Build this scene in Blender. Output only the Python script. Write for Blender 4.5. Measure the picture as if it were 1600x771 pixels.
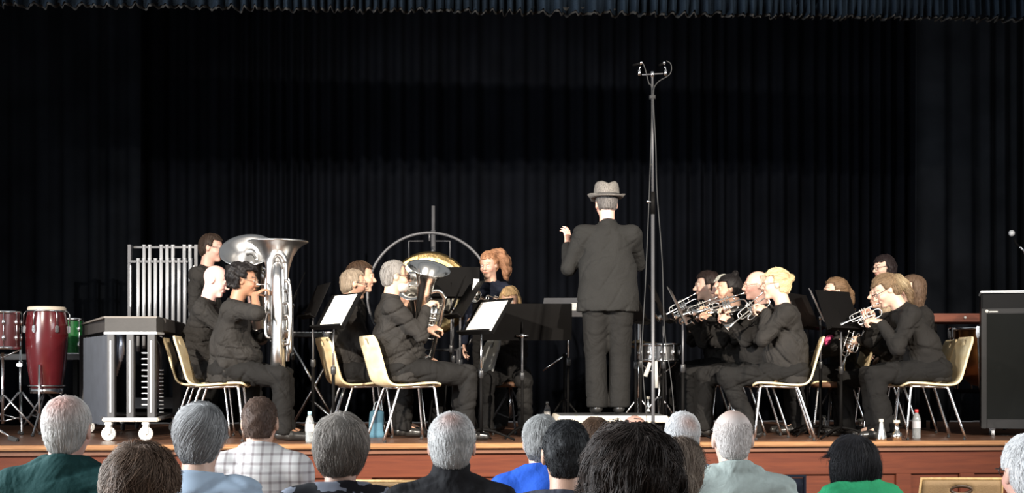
import bpy, math, random
import numpy as np
from mathutils import Vector, Matrix, Euler

sc = bpy.context.scene
for o in list(bpy.data.objects):
    bpy.data.objects.remove(o)
C = sc.collection
random.seed(7)
rng = np.random.default_rng(11)
R = math.radians

# ---------------------------------------------------------------- camera
F = 2200.0          # focal length in pixels of the 1600 px wide frame
EYE = 1.42          # eye height over the hall floor
HOR = 585.0         # horizon row
ZS = 0.90           # stage floor height
cam_d = bpy.data.cameras.new('camera')
cam_d.sensor_width = 36.0
cam_d.lens = F / 1600.0 * 36.0
cam_d.shift_y = (HOR - 385.5) / 1600.0
cam_d.clip_start = 0.05
cam_d.clip_end = 200
cam = bpy.data.objects.new('camera', cam_d)
C.objects.link(cam)
cam.location = (0, 0, EYE)
cam.rotation_euler = (R(90), 0, 0)
sc.camera = cam
sc.view_settings.view_transform = 'Standard'
sc.view_settings.look = 'None'
sc.view_settings.exposure = 0.0
sc.view_settings.gamma = 1.0
sc.view_settings.use_curve_mapping = False
sc.cycles.use_denoising = True
sc.cycles.max_bounces = 6
sc.cycles.diffuse_bounces = 3
sc.cycles.glossy_bounces = 3
sc.cycles.sample_clamp_indirect = 4.0

# ---------------------------------------------------------------- world and lights
w = bpy.data.worlds.new('hall_ambient')
sc.world = w
w.use_nodes = True
wn = w.node_tree.nodes
wn['Background'].inputs[0].default_value = (0.90, 0.95, 1.0, 1)
wn['Background'].inputs[1].default_value = 0.26

def spot(name, loc, to, power, angle, blend, size, col):
    d = bpy.data.lights.new(name, 'SPOT')
    d.energy = power; d.spot_size = R(angle); d.spot_blend = blend
    d.shadow_soft_size = size; d.color = col
    o = bpy.data.objects.new(name, d)
    C.objects.link(o)
    o.location = loc
    o.rotation_euler = (Vector(to) - Vector(loc)).to_track_quat('-Z', 'Y').to_euler()
    return o

def area(name, loc, to, power, sx, sy, col, spread=180):
    d = bpy.data.lights.new(name, 'AREA')
    d.shape = 'RECTANGLE'; d.size = sx; d.size_y = sy
    d.energy = power; d.color = col; d.spread = R(spread)
    o = bpy.data.objects.new(name, d)
    C.objects.link(o)
    o.location = loc
    o.rotation_euler = (Vector(to) - Vector(loc)).to_track_quat('-Z', 'Y').to_euler()
    return o

spot('stage_spotlight', (-5.2, 1.0, 5.6), (-0.9, 11.6, 1.75), 12500, 40, 1.0, 0.10, (1.0, 0.90, 0.78))
spot('stage_spotlight', (5.6, 1.0, 5.6), (1.1, 11.6, 1.75), 13000, 40, 1.0, 0.10, (1.0, 0.90, 0.78))
area('window_daylight', (-6.8, 5.0, 2.7), (-0.5, 5.3, 1.2), 1050, 6.0, 2.6, (0.90, 0.95, 1.0), 150)
area('window_daylight', (7.4, 3.5, 3.4), (0.5, 6.0, 1.2), 230, 6.0, 2.6, (0.92, 0.96, 1.0), 150)

def stage_y(x):            # depth of the stage's front edge at x
    return 10.58 + 0.104 * x
def WX(px, D): return (px - 800.0) * D / F
def WZ(py, D): return EYE - (py - HOR) * D / F

# ---------------------------------------------------------------- materials
_m = {}
def _rgb(c):
    if isinstance(c, str):
        c = c.lstrip('#'); c = tuple(int(c[i:i+2], 16) / 255 for i in (0, 2, 4))
        return tuple(v / 12.92 if v <= .04045 else ((v + .055) / 1.055) ** 2.4 for v in c)
    return tuple(c)
def mat(name, col, rough=0.6, metal=0.0, bump=0.0, bscale=60.0, var=0.12, vscale=6.0, attr=False, coat=0.0, sheen=0.0, emit=0.0, spec=0.5, wrinkle=0.0):
    if name in _m: return _m[name]
    m = bpy.data.materials.new(name); m.use_nodes = True
    nt = m.node_tree; b = nt.nodes['Principled BSDF']
    b.inputs['Roughness'].default_value = rough
    b.inputs['Metallic'].default_value = metal
    b.inputs['Coat Weight'].default_value = coat
    b.inputs['Sheen Weight'].default_value = sheen
    b.inputs['Specular IOR Level'].default_value = spec
    c = _rgb(col)
    tc = nt.nodes.new('ShaderNodeTexCoord')
    nz = nt.nodes.new('ShaderNodeTexNoise'); nz.inputs['Scale'].default_value = vscale; nz.inputs['Detail'].default_value = 4
    nt.links.new(tc.outputs['Object'], nz.inputs['Vector'])
    mr = nt.nodes.new('ShaderNodeMapRange')
    mr.inputs['From Min'].default_value = .3; mr.inputs['From Max'].default_value = .7
    mr.inputs['To Min'].default_value = 1 - var; mr.inputs['To Max'].default_value = 1 + var
    nt.links.new(nz.outputs['Fac'], mr.inputs['Value'])
    mx = nt.nodes.new('ShaderNodeVectorMath'); mx.operation = 'SCALE'
    if attr:
        at = nt.nodes.new('ShaderNodeAttribute'); at.attribute_name = 'Col'
        nt.links.new(at.outputs['Color'], mx.inputs[0])
    else:
        mx.inputs[0].default_value = c
    nt.links.new(mr.outputs[0], mx.inputs['Scale'])
    nt.links.new(mx.outputs[0], b.inputs['Base Color'])
    if bump:
        n2 = nt.nodes.new('ShaderNodeTexNoise'); n2.inputs['Scale'].default_value = bscale; n2.inputs['Detail'].default_value = 3
        nt.links.new(tc.outputs['Object'], n2.inputs['Vector'])
        bp = nt.nodes.new('ShaderNodeBump'); bp.inputs['Strength'].default_value = bump; bp.inputs['Distance'].default_value = 0.01
        nt.links.new(n2.outputs['Fac'], bp.inputs['Height'])
        if wrinkle:
            n3 = nt.nodes.new('ShaderNodeTexNoise'); n3.inputs['Scale'].default_value = 5.5; n3.inputs['Detail'].default_value = 2.5; n3.inputs['Distortion'].default_value = 1.6
            nt.links.new(tc.outputs['Object'], n3.inputs['Vector'])
            b3 = nt.nodes.new('ShaderNodeBump'); b3.inputs['Strength'].default_value = wrinkle; b3.inputs['Distance'].default_value = 0.06
            nt.links.new(n3.outputs['Fac'], b3.inputs['Height']); nt.links.new(b3.outputs[0], bp.inputs['Normal'])
        nt.links.new(bp.outputs[0], b.inputs['Normal'])
    if emit:
        b.inputs['Emission Color'].default_value = (*c, 1); b.inputs['Emission Strength'].default_value = emit
    m.diffuse_color = (*c, 1)
    _m[name] = m
    return m

def node_mat(name, build, rough=0.7, metal=0.0):
    if name in _m: return _m[name]
    m = bpy.data.materials.new(name); m.use_nodes = True
    nt = m.node_tree; b = nt.nodes['Principled BSDF']
    b.inputs['Roughness'].default_value = rough; b.inputs['Metallic'].default_value = metal
    build(nt, b, nt.nodes.new('ShaderNodeTexCoord'))
    _m[name] = m
    return m

def ramp(nt, stops, interp='LINEAR'):
    r = nt.nodes.new('ShaderNodeValToRGB'); r.color_ramp.interpolation = interp
    e = r.color_ramp.elements
    while len(e) < len(stops): e.new(0.5)
    for i, (p, c) in enumerate(stops):
        e[i].position = p; e[i].color = (*_rgb(c), 1)
    return r

def wood_mat(name, dark, light, rough, scale=(1, 14, 14), coat=0.0, planks=None):
    def f(nt, b, tc):
        mp = nt.nodes.new('ShaderNodeMapping'); mp.inputs['Scale'].default_value = scale
        nt.links.new(tc.outputs['Object'], mp.inputs['Vector'])
        nz = nt.nodes.new('ShaderNodeTexNoise'); nz.inputs['Scale'].default_value = 2.5; nz.inputs['Detail'].default_value = 6; nz.inputs['Distortion'].default_value = .6
        nt.links.new(mp.outputs[0], nz.inputs['Vector'])
        r = ramp(nt, [(.3, dark), (.7, light)])
        nt.links.new(nz.outputs['Fac'], r.inputs[0])
        out = r.outputs[0]
        if planks:
            sx = nt.nodes.new('ShaderNodeSeparateXYZ'); nt.links.new(tc.outputs['Object'], sx.inputs[0])
            br = nt.nodes.new('ShaderNodeTexBrick')
            br.inputs['Scale'].default_value = 1.0; br.inputs['Brick Width'].default_value = planks[0]; br.inputs['Row Height'].default_value = planks[1]
            br.inputs['Mortar Size'].default_value = .004
            br.inputs['Color1'].default_value = (.85, .85, .85, 1); br.inputs['Color2'].default_value = (1.1, 1.1, 1.1, 1); br.inputs['Mortar'].default_value = (.35, .35, .35, 1)
            nt.links.new(tc.outputs['Object'], br.inputs['Vector'])
            mm = nt.nodes.new('ShaderNodeVectorMath'); mm.operation = 'MULTIPLY'
            nt.links.new(out, mm.inputs[0]); nt.links.new(br.outputs['Color'], mm.inputs[1]); out = mm.outputs[0]
        nt.links.new(out, b.inputs['Base Color'])
        b.inputs['Coat Weight'].default_value = coat
    m_ = node_mat(name, f, rough); m_.node_tree.nodes['Principled BSDF'].inputs['Specular IOR Level'].default_value = .25; return m_

M_curtain = mat('black_curtain_cloth', (.0022, .0026, .0038), .9, spec=.02, bump=.2, bscale=200, var=.25, vscale=2.0)
M_valance = mat('blue_valance_cloth', (.0055, .0095, .0155), .85, spec=.05, bump=.3, bscale=80, var=.3, vscale=3)
M_fringe = mat('valance_lining', (.022, .022, .022), .9, spec=.05, var=.3)
M_floor = wood_mat('stage_floor_boards', '#533a2c', '#765544', .34, (1.2, 12, 12), planks=(2.4, .09))
M_nose = wood_mat('stage_edge_wood', '#80583a', '#9f7650', .45, (1.5, 20, 20))
M_fascia = wood_mat('stage_front_wood', '#4c200f', '#5b2a15', .6, (1.2, 18, 18))
M_hall = wood_mat('hall_floor_boards', '#5c4027', '#7c5836', .4, planks=(2.0, .08))
M_ply = wood_mat('beech_plywood', '#dcc191', '#efdcb4', .45, (14, 2, 2))
M_chrome = mat('chrome', (.78, .78, .79), .22, 1.0, var=.02)
M_silver = mat('silver_plate', (.86, .84, .80), .2, 1.0, var=.05, bump=.03, bscale=12)
M_silver2 = mat('satin_silver', (.70, .69, .68), .3, 1.0, var=.08)
M_blackmetal = mat('black_enamel_steel', (.004, .0037, .0036), .65, .0, var=.1, spec=.06)
M_greymetal = mat('grey_steel', (.075, .075, .08), .45, .3, var=.1)
M_alu = mat('aluminium', (.66, .67, .69), .42, .45, var=.05)
M_cream = mat('cream_painted_edge', (.62, .56, .46), .5)
M_blackcloth = mat('black_cloth', (.023, .0212, .0196), .9, spec=.12, bump=.35, bscale=18, var=.18, wrinkle=.7)
M_paper = mat('white_paper', (.82, .80, .76), .8, var=.03)
M_rubber = mat('black_rubber', (.02, .02, .02), .8)
M_white = mat('white_plastic', (.75, .73, .68), .4)
M_copper = mat('copper_shell', (.55, .27, .12), .28, 1.0, var=.15)
M_brass = mat('bronze_gong', (.55, .44, .26), .32, 1.0, bump=.25, bscale=45, var=.2, vscale=9)
M_skinhead = mat('drum_head', (.66, .56, .44), .6)
M_blackplastic = mat('black_plastic', (.02, .02, .021), .35)

def sheet_mat():
    def f(nt, b, tc):
        sx = nt.nodes.new('ShaderNodeSeparateXYZ'); nt.links.new(tc.outputs['Object'], sx.inputs[0])
        m1 = nt.nodes.new('ShaderNodeMath'); m1.operation = 'MULTIPLY'; m1.inputs[1].default_value = 30
        nt.links.new(sx.outputs['Z'], m1.inputs[0])
        fr = nt.nodes.new('ShaderNodeMath'); fr.operation = 'FRACT'; nt.links.new(m1.outputs[0], fr.inputs[0])
        nz = nt.nodes.new('ShaderNodeTexNoise'); nz.inputs['Scale'].default_value = 120; nt.links.new(tc.outputs['Object'], nz.inputs['Vector'])
        ad = nt.nodes.new('ShaderNodeMath'); ad.operation = 'MULTIPLY'; nt.links.new(fr.outputs[0], ad.inputs[0]); nt.links.new(nz.outputs['Fac'], ad.inputs[1])
        r = ramp(nt, [(.0, '#ebe8e0'), (.38, '#ebe8e0'), (.46, '#8d8b88')])
        nt.links.new(ad.outputs[0], r.inputs[0]); nt.links.new(r.outputs[0], b.inputs['Base Color'])
    return node_mat('printed_sheet_music', f, .8)
M_sheet = sheet_mat()

# ---------------------------------------------------------------- mesh helpers
class MB:
    def __init__(s): s.v = []; s.f = []; s.smooth = []
    def add(s, vs, fs, smooth=True):
        n = len(s.v); s.v += [tuple(p) for p in vs]; s.f += [tuple(i + n for i in f) for f in fs]; s.smooth += [smooth] * len(fs); return s
    def box(s, c, d, rot=None, bev=0.0):
        x, y, z = (k / 2 for k in d); M = rot.to_matrix() if isinstance(rot, Euler) else (rot if rot is not None else Matrix.Identity(3))
        if bev <= 0:
            vs = [(i * x, j * y, k * z) for i in (-1, 1) for j in (-1, 1) for k in (-1, 1)]
            fs = [(0, 1, 3, 2), (4, 6, 7, 5), (0, 4, 5, 1), (2, 3, 7, 6), (0, 2, 6, 4), (1, 5, 7, 3)]
        else:
            import bmesh
            bm = bmesh.new(); bmesh.ops.create_cube(bm, size=1)
            for v in bm.verts: v.co = Vector((v.co.x * d[0], v.co.y * d[1], v.co.z * d[2]))
            bmesh.ops.bevel(bm, geom=bm.edges[:], offset=min(bev, min(d) * .45), segments=2, affect='EDGES')
            bm.verts.index_update(); vs = [v.co.copy() for v in bm.verts]; fs = [tuple(v.index for v in f.verts) for f in bm.faces]; bm.free()
        return s.add([M @ Vector(p) + Vector(c) for p in vs], fs, False)
    def tube(s, pts, r, n=8, caps=True, closed=False):
        pts = [Vector(p) for p in pts]; m = len(pts)
        rr = list(r) if hasattr(r, '__len__') else [r] * m
        if len(rr) != m: rr = [np.interp(i / (m - 1), np.linspace(0, 1, len(rr)), rr) for i in range(m)]
        vs = []; up = None
        for i, p in enumerate(pts):
            if closed: t = pts[(i + 1) % m] - pts[i - 1]
            else: t = pts[min(i + 1, m - 1)] - pts[max(i - 1, 0)]
            if t.length < 1e-9: t = Vector((0, 0, 1))
            t.normalize()
            if up is None:
                up = Vector((0, 0, 1)) if abs(t.z) < .9 else Vector((1, 0, 0))
            a = (up - t * up.dot(t))
            if a.length < 1e-6: a = t.orthogonal()
            a.normalize(); up = a; b = t.cross(a)
            for k in range(n):
                an = 2 * math.pi * k / n
                vs.append(p + (a * math.cos(an) + b * math.sin(an)) * rr[i])
        fs = []
        for i in range(m if closed else m - 1):
            j = (i + 1) % m
            for k in range(n):
                l = (k + 1) % n
                fs.append((i * n + k, i * n + l, j * n + l, j * n + k))
        if caps and not closed:
            fs.append(tuple(range(n - 1, -1, -1))); fs.append(tuple((m - 1) * n + k for k in range(n)))
        return s.add(vs, fs)
    def lathe(s, prof, n=24, M=None, capa=False, capb=False, smooth=True):
        M = M or Matrix.Identity(4); vs = []; m = len(prof)
        for (r, z) in prof:
            for k in range(n):
                a = 2 * math.pi * k / n; vs.append(M @ Vector((r * math.cos(a), r * math.sin(a), z)))
        fs = [(i * n + k, i * n + (k + 1) % n, (i + 1) * n + (k + 1) % n, (i + 1) * n + k) for i in range(m - 1) for k in range(n)]
        if capa: fs.append(tuple(range(n - 1, -1, -1)))
        if capb: fs.append(tuple((m - 1) * n + k for k in range(n)))
        return s.add(vs, fs, smooth)
    def cyl(s, a, b, r, n=16, r2=None): return s.tube([a, b], [r, r if r2 is None else r2], n)
    def sphere(s, c, r, n=10, sc=(1, 1, 1)):
        pr = [(max(1e-4, math.sin(math.pi * i / n)) * r, -math.cos(math.pi * i / n) * r) for i in range(n + 1)]
        return s.lathe(pr, n * 2 if n < 8 else n + 4, Matrix.Translation(Vector(c)) @ Matrix.Diagonal((*sc, 1)))
    def prism(s, poly, depth, M=None):
        M = M or Matrix.Identity(4); n = len(poly)
        vs = [M @ Vector((x, y, -depth / 2)) for x, y in poly] + [M @ Vector((x, y, depth / 2)) for x, y in poly]
        fs = [tuple(range(n - 1, -1, -1)), tuple(range(n, 2 * n))] + [(i, (i + 1) % n, n + (i + 1) % n, n + i) for i in range(n)]
        return s.add(vs, fs, False)
    def obj(s, name, m, parent=None):
        me = bpy.data.meshes.new(name); me.from_pydata(s.v, [], s.f); me.update()
        me.polygons.foreach_set('use_smooth', s.smooth)
        me.materials.append(m)
        o = bpy.data.objects.new(name, me); C.objects.link(o)
        if parent is not None: o.parent = parent
        return o

def smooth_path(pts, k=6, closed=False):
    P = [Vector(p) for p in pts]; out = []; n = len(P)
    for i in range(n if closed else n - 1):
        p0 = P[i - 1] if (i > 0 or closed) else P[0] * 2 - P[1]
        p1 = P[i]; p2 = P[(i + 1) % n]
        p3 = P[(i + 2) % n] if (i + 2 < n or closed) else P[-1] * 2 - P[-2]
        for j in range(k):
            t = j / k
            out.append(.5 * ((2 * p1) + (p2 - p0) * t + (2 * p0 - 5 * p1 + 4 * p2 - p3) * t * t + (3 * p1 - p0 - 3 * p2 + p3) * t ** 3))
    if not closed: out.append(P[-1])
    return out

def tag(o, label, cat, group=None, kind=None):
    o['label'] = label; o['category'] = cat
    if group: o['group'] = group
    if kind: o['kind'] = kind
    return o
def struct(o, kind='structure'):
    o['kind'] = kind; return o
def thing(name, label, cat, loc=(0, 0, 0), rz=0.0, group=None, rot=None):
    o = bpy.data.objects.new(name, None); C.objects.link(o)
    o.empty_display_size = .1
    if rot is not None:
        M = rot.to_4x4(); M.translation = Vector(loc); o.matrix_world = M
        o.location = loc; o.rotation_euler = rot.to_euler()
    else:
        o.location = loc; o.rotation_euler = (0, 0, rz)
    return tag(o, label, cat, group)
_kids = {}
def dup(root, loc=None, rz=None, label=None, rot=None):
    r = root.copy(); C.objects.link(r)
    if loc is not None: r.location = loc
    if rz is not None: r.rotation_euler = (0, 0, rz)
    if rot is not None: r.rotation_euler = rot.to_euler()
    if label: r['label'] = label
    allo = [x for x in bpy.data.objects if x.parent == root]
    for ch in allo:
        c = ch.copy(); C.objects.link(c); c.parent = r
        for g in [x for x in bpy.data.objects if x.parent == ch]:
            d = g.copy(); C.objects.link(d); d.parent = c
    return r
def frame(x, z):           # rotation matrix whose columns are x, z x x, z made orthonormal
    x = Vector(x).normalized(); z = Vector(z); z = (z - x * z.dot(x)).normalized(); y = z.cross(x)
    return Matrix((x, y, z)).transposed()
# ---------------------------------------------------------------- implicit surfaces (bodies, clothes, hair)
def V3(*a):
    return np.array(a if len(a) == 3 else a[0], dtype=float)
def nrm(v):
    v = np.asarray(v, float); return v / (np.linalg.norm(v) + 1e-12)

class SDF:
    def __init__(s, h): s.h = h; s.p = []; s.lo = V3(9, 9, 9); s.hi = V3(-9, -9, -9)
    def _add(s, fn, lo, hi, k, op):
        lo = np.asarray(lo, float); hi = np.asarray(hi, float)
        if op == 'u': s.lo = np.minimum(s.lo, lo); s.hi = np.maximum(s.hi, hi)
        s.p.append((fn, lo, hi, k, op)); return s
    def cap(s, a, b, r1, r2=None, k=.02, op='u'):
        a = V3(a); b = V3(b); r2 = r1 if r2 is None else r2; ab = b - a; L = max(float(ab @ ab), 1e-9)
        def fn(X, Y, Z):
            x = X - a[0]; y = Y - a[1]; z = Z - a[2]
            t = np.clip((x * ab[0] + y * ab[1] + z * ab[2]) / L, 0, 1)
            return np.sqrt((x - t * ab[0]) ** 2 + (y - t * ab[1]) ** 2 + (z - t * ab[2]) ** 2) - (r1 + (r2 - r1) * t)
        m = max(r1, r2)
        return s._add(fn, np.minimum(a, b) - m, np.maximum(a, b) + m, k, op)
    def chain(s, pts, rs, k=.02, op='u'):
        for i in range(len(pts) - 1): s.cap(pts[i], pts[i + 1], rs[i], rs[i + 1], k, op)
        return s
    def slab(s, a, b, w1, w2, lat, k=.03, op='u'):
        a = V3(a); b = V3(b); ab = b - a; L = np.linalg.norm(ab); ax = ab / L
        u = V3(lat); u = nrm(u - ax * (u @ ax)); v = np.cross(ax, u)
        def fn(X, Y, Z):
            x = X - a[0]; y = Y - a[1]; z = Z - a[2]
            t = x * ax[0] + y * ax[1] + z * ax[2]; tt = np.clip(t, 0, L); e = t - tt; q = tt / L
            ru = w1[0] + (w2[0] - w1[0]) * q; rv = w1[1] + (w2[1] - w1[1]) * q
            cu = (x * u[0] + y * u[1] + z * u[2]) / ru; cv = (x * v[0] + y * v[1] + z * v[2]) / rv
            rm = np.minimum(ru, rv)
            return (np.sqrt(cu ** 2 + cv ** 2 + (e / rm) ** 2) - 1) * rm
        m = max(*w1, *w2)
        return s._add(fn, np.minimum(a, b) - m, np.maximum(a, b) + m, k, op)
    def ell(s, c, r, Rm=None, k=.02, op='u'):
        c = V3(c); r = V3(r); Rm = np.eye(3) if Rm is None else np.asarray(Rm, float)
        def fn(X, Y, Z):
            x = X - c[0]; y = Y - c[1]; z = Z - c[2]
            q = [(x * Rm[0, i] + y * Rm[1, i] + z * Rm[2, i]) / r[i] for i in range(3)]
            k0 = np.sqrt(q[0] ** 2 + q[1] ** 2 + q[2] ** 2); k1 = np.sqrt(sum((q[i] / r[i]) ** 2 for i in range(3))) + 1e-9
            return k0 * (k0 - 1) / k1
        m = max(r)
        return s._add(fn, c - m, c + m, k, op)
    def half(s, c, n, k=.01):       # keep the side the normal points away from
        c = V3(c); n = nrm(n)
        return s._add(lambda X, Y, Z: (c[0] - X) * n[0] + (c[1] - Y) * n[1] + (c[2] - Z) * n[2], (-9, -9, -9), (9, 9, 9), k, 's')
    def cutfn(s, fn, lo, hi, k=.01): return s._add(fn, lo, hi, k, 's')
    def build(s, disp=None):
        h = s.h; lo = s.lo - 3 * h - .01; hi = s.hi + 3 * h + .01
        n = np.ceil((hi - lo) / h).astype(int) + 1
        ax = [(lo[i] + h * np.arange(n[i])).astype(np.float32) for i in range(3)]
        V = np.full(tuple(n), .25, np.float32)
        for fn, a, b, k, op in s.p:
            m = .03 + k
            i0 = np.clip(np.floor((a - m - lo) / h).astype(int), 0, n); i1 = np.clip(np.ceil((b + m - lo) / h).astype(int) + 1, 0, n)
            if (i1 <= i0).any(): continue
            sl = tuple(slice(i0[i], i1[i]) for i in range(3))
            d = fn(ax[0][sl[0]][:, None, None], ax[1][sl[1]][None, :, None], ax[2][sl[2]][None, None, :])
            A = V[sl]
            if op == 'u':
                q = np.maximum(k - np.abs(A - d), 0) / max(k, 1e-6)
                V[sl] = np.minimum(A, d) - q * q * k * .25
            else:
                d = -d
                q = np.maximum(k - np.abs(A - d), 0) / max(k, 1e-6)
                V[sl] = np.maximum(A, d) + q * q * k * .25
        if disp is not None:
            V += disp(ax[0][:, None, None], ax[1][None, :, None], ax[2][None, None, :])
        V[0] = V[-1] = .25; V[:, 0] = V[:, -1] = .25; V[:, :, 0] = V[:, :, -1] = .25
        s.V = V; s.o = lo
        return nets(V, lo, h)
    def sample(s, P):
        q = (P - s.o) / s.h; n = np.array(s.V.shape)
        q = np.clip(q, 0, n - 1.001); i = q.astype(int); f = q - i; out = 0
        for a in (0, 1):
            for b in (0, 1):
                for c in (0, 1):
                    wt = (f[:, 0] if a else 1 - f[:, 0]) * (f[:, 1] if b else 1 - f[:, 1]) * (f[:, 2] if c else 1 - f[:, 2])
                    out = out + wt * s.V[i[:, 0] + a, i[:, 1] + b, i[:, 2] + c]
        return out
    def grad(s, P):
        e = s.h; g = np.stack([s.sample(P + V3(*(e if i == j else 0 for j in range(3)))) - s.sample(P - V3(*(e if i == j else 0 for j in range(3)))) for i in range(3)], 1)
        return g / (np.linalg.norm(g, axis=1, keepdims=True) + 1e-9)

def nets(V, lo, h):
    S = V < 0
    c = np.zeros(tuple(k - 1 for k in V.shape), np.int8)
    offs = [(a, b, d) for a in (0, 1) for b in (0, 1) for d in (0, 1)]
    nx, ny, nz = c.shape
    for a, b, d in offs: c += S[a:a + nx, b:b + ny, d:d + nz]
    I = np.argwhere((c > 0) & (c < 8)).astype(np.int32)
    cv = {o_: V[I[:, 0] + o_[0], I[:, 1] + o_[1], I[:, 2] + o_[2]] for o_ in offs}
    acc = np.zeros((len(I), 3)); cnt = np.zeros(len(I))
    for o1 in offs:
        for ax in range(3):
            if o1[ax]: continue
            o2 = tuple(1 if i == ax else o1[i] for i in range(3))
            a = cv[o1]; b = cv[o2]; cr = (a < 0) != (b < 0)
            t = np.where(cr, a / np.where(cr, a - b, 1), 0)
            p = np.array(o1, float)[None, :].repeat(len(I), 0); p[:, ax] += t
            acc += p * cr[:, None]; cnt += cr
    P = (I + acc / cnt[:, None]) * h + lo
    vid = np.full(c.shape, -1, np.int32); vid[I[:, 0], I[:, 1], I[:, 2]] = np.arange(len(I))
    Q = []
    for ax in range(3):
        sa = [slice(None)] * 3; sb = [slice(None)] * 3; sa[ax] = slice(0, -1); sb[ax] = slice(1, None)
        A = S[tuple(sa)]; B = S[tuple(sb)]; E = np.argwhere(A != B)
        u, v = [(1, 2), (2, 0), (0, 1)][ax]
        E = E[(E[:, u] > 0) & (E[:, v] > 0)]
        ins = A[E[:, 0], E[:, 1], E[:, 2]]
        def g(du, dv):
            J = E.copy(); J[:, u] -= du; J[:, v] -= dv; return vid[J[:, 0], J[:, 1], J[:, 2]]
        q = np.stack([g(1, 1), g(0, 1), g(0, 0), g(1, 0)], 1)
        q[~ins] = q[~ins][:, ::-1]
        Q.append(q)
    Q = np.concatenate(Q); Q = Q[(Q >= 0).all(1)]
    return P, Q

def fast_mesh(name, P, Q, m, parent=None, col=None, k=4):
    me = bpy.data.meshes.new(name)
    me.vertices.add(len(P)); me.vertices.foreach_set('co', np.asarray(P, np.float32).ravel())
    me.loops.add(Q.size); me.loops.foreach_set('vertex_index', Q.astype(np.int32).ravel())
    me.polygons.add(len(Q)); me.polygons.foreach_set('loop_start', np.arange(len(Q), dtype=np.int32) * k)
    me.polygons.foreach_set('loop_total', np.full(len(Q), k, np.int32))
    me.polygons.foreach_set('use_smooth', np.ones(len(Q), bool))
    me.update(calc_edges=True); me.validate()
    if col is not None:
        at = me.attributes.new('Col', 'FLOAT_COLOR', 'POINT')
        c4 = np.ones((len(P), 4), np.float32); c4[:, :3] = col
        at.data.foreach_set('color', c4.ravel())
    me.materials.append(m)
    o = bpy.data.objects.new(name, me); C.objects.link(o)
    if parent is not None: o.parent = parent
    return o

def folds(seed, amp, freq=22, n=5, ridged=False):     # cloth creases: a sum of slanted waves
    r = np.random.default_rng(seed); W = []
    for i in range(n):
        d = nrm(r.normal(size=3)); f = freq * (0.6 + 1.3 * r.random()); W.append((d * f, r.random() * 6.28, d[[1, 2, 0]] * 9))
    def fn(X, Y, Z):
        out = 0
        for k, ph, q in W:
            base = X * k[0] + Y * k[1] + Z * k[2] + ph + 1.1 * np.sin(X * q[0] + Y * q[1] + Z * q[2])
            out = out + (1.2 - 2 * np.abs(np.sin(base * .5)) if ridged else np.sin(base))
        return (amp / n * 1.6) * out
    return fn

def creased(seed, amp, wr):      # soft folds plus a few long sharp creases
    soft = folds(seed, wr, 30, 4, True); r = np.random.default_rng(seed + 77); W = []
    for i in range(5):
        d = nrm(V3(r.normal() * .6, r.normal() * .5, 1.0 + .5 * r.random()) * (1 if i % 2 else -1)); d2 = nrm(r.normal(size=3))
        W.append((d * (15 + 12 * r.random()), r.random() * 6.28, nrm(r.normal(size=3)) * 7, d2 * 11, r.random() * 6.28))
    def fn(X, Y, Z):
        out = soft(X, Y, Z)
        for k, ph, q, m, mp in W:
            v = np.sin(X * k[0] + Y * k[1] + Z * k[2] + ph + 1.5 * np.sin(X * q[0] + Y * q[1] + Z * q[2]))
            mk = np.clip(np.sin(X * m[0] + Y * m[1] + Z * m[2] + mp) * 1.6 - .35, 0, 1)
            out = out + amp * np.exp(-(v / .20) ** 2) * mk
        return out
    return fn

def strands(S, P, head, Rh, n, length, flow, radius, base, vary, seed, lift=.002, seg=6, curl=0.0, sel=None, k=3):
    """hair strands that follow the hair's surface; returns verts, quads, colours"""
    r = np.random.default_rng(seed)
    cand = np.arange(len(P)) if sel is None else np.nonzero(sel(P))[0]
    idx = r.choice(cand, n); p = P[idx] + r.normal(size=(n, 3)) * S.h * .5
    L = length * (.6 + .8 * r.random(n)); off = lift * r.random(n)
    jit = r.normal(size=(n, 3)) * .15
    path = [p.copy()]; rad = radius * (.7 + .6 * r.random(n))
    d = None
    for s_ in range(seg):
        g = S.grad(p); fl = flow(p) + jit
        if curl: fl = fl + curl * np.sin(p[:, [1, 2, 0]] * 60 + s_ * .9 + jit * 8)
        t = fl - g * (fl * g).sum(1, keepdims=True); t /= (np.linalg.norm(t, axis=1, keepdims=True) + 1e-9)
        d = t if d is None else d * .4 + t * .6
        p = p + d * (L / seg)[:, None]
        dist = S.sample(p); g = S.grad(p)
        p = p + g * np.clip(off - dist, -.004, .012)[:, None]
        path.append(p.copy())
    A = np.stack(path, 1)                      # n, seg+1, 3
    T = np.gradient(A, axis=1); T /= (np.linalg.norm(T, axis=2, keepdims=True) + 1e-9)
    ref = nrm(V3(.3, .5, .8)); U = np.cross(T, ref); U /= (np.linalg.norm(U, axis=2, keepdims=True) + 1e-9); W = np.cross(T, U)
    tap = np.linspace(1, .35, seg + 1)[None, :, None] * rad[:, None, None]
    V = []
    for j in range(k):
        a = 2 * math.pi * j / k; V.append(A + (U * math.cos(a) + W * math.sin(a)) * tap)
    V = np.stack(V, 2).reshape(-1, 3)          # index ((i*(seg+1)+s)*k+j)
    i = np.arange(n)[:, None, None]; s2 = np.arange(seg)[None, :, None]; j = np.arange(k)[None, None, :]
    b0 = (i * (seg + 1) + s2) * k; b1 = b0 + k; jn = (j + 1) % k
    Q = np.stack([b0 + j, b0 + jn, b1 + jn, b1 + j], -1).reshape(-1, 4)
    cc = np.asarray(base)[None, :] * np.exp(vary * r.normal(size=(n, 1)))
    col = np.repeat(cc, (seg + 1) * k, 0)
    return V, Q, col
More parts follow.
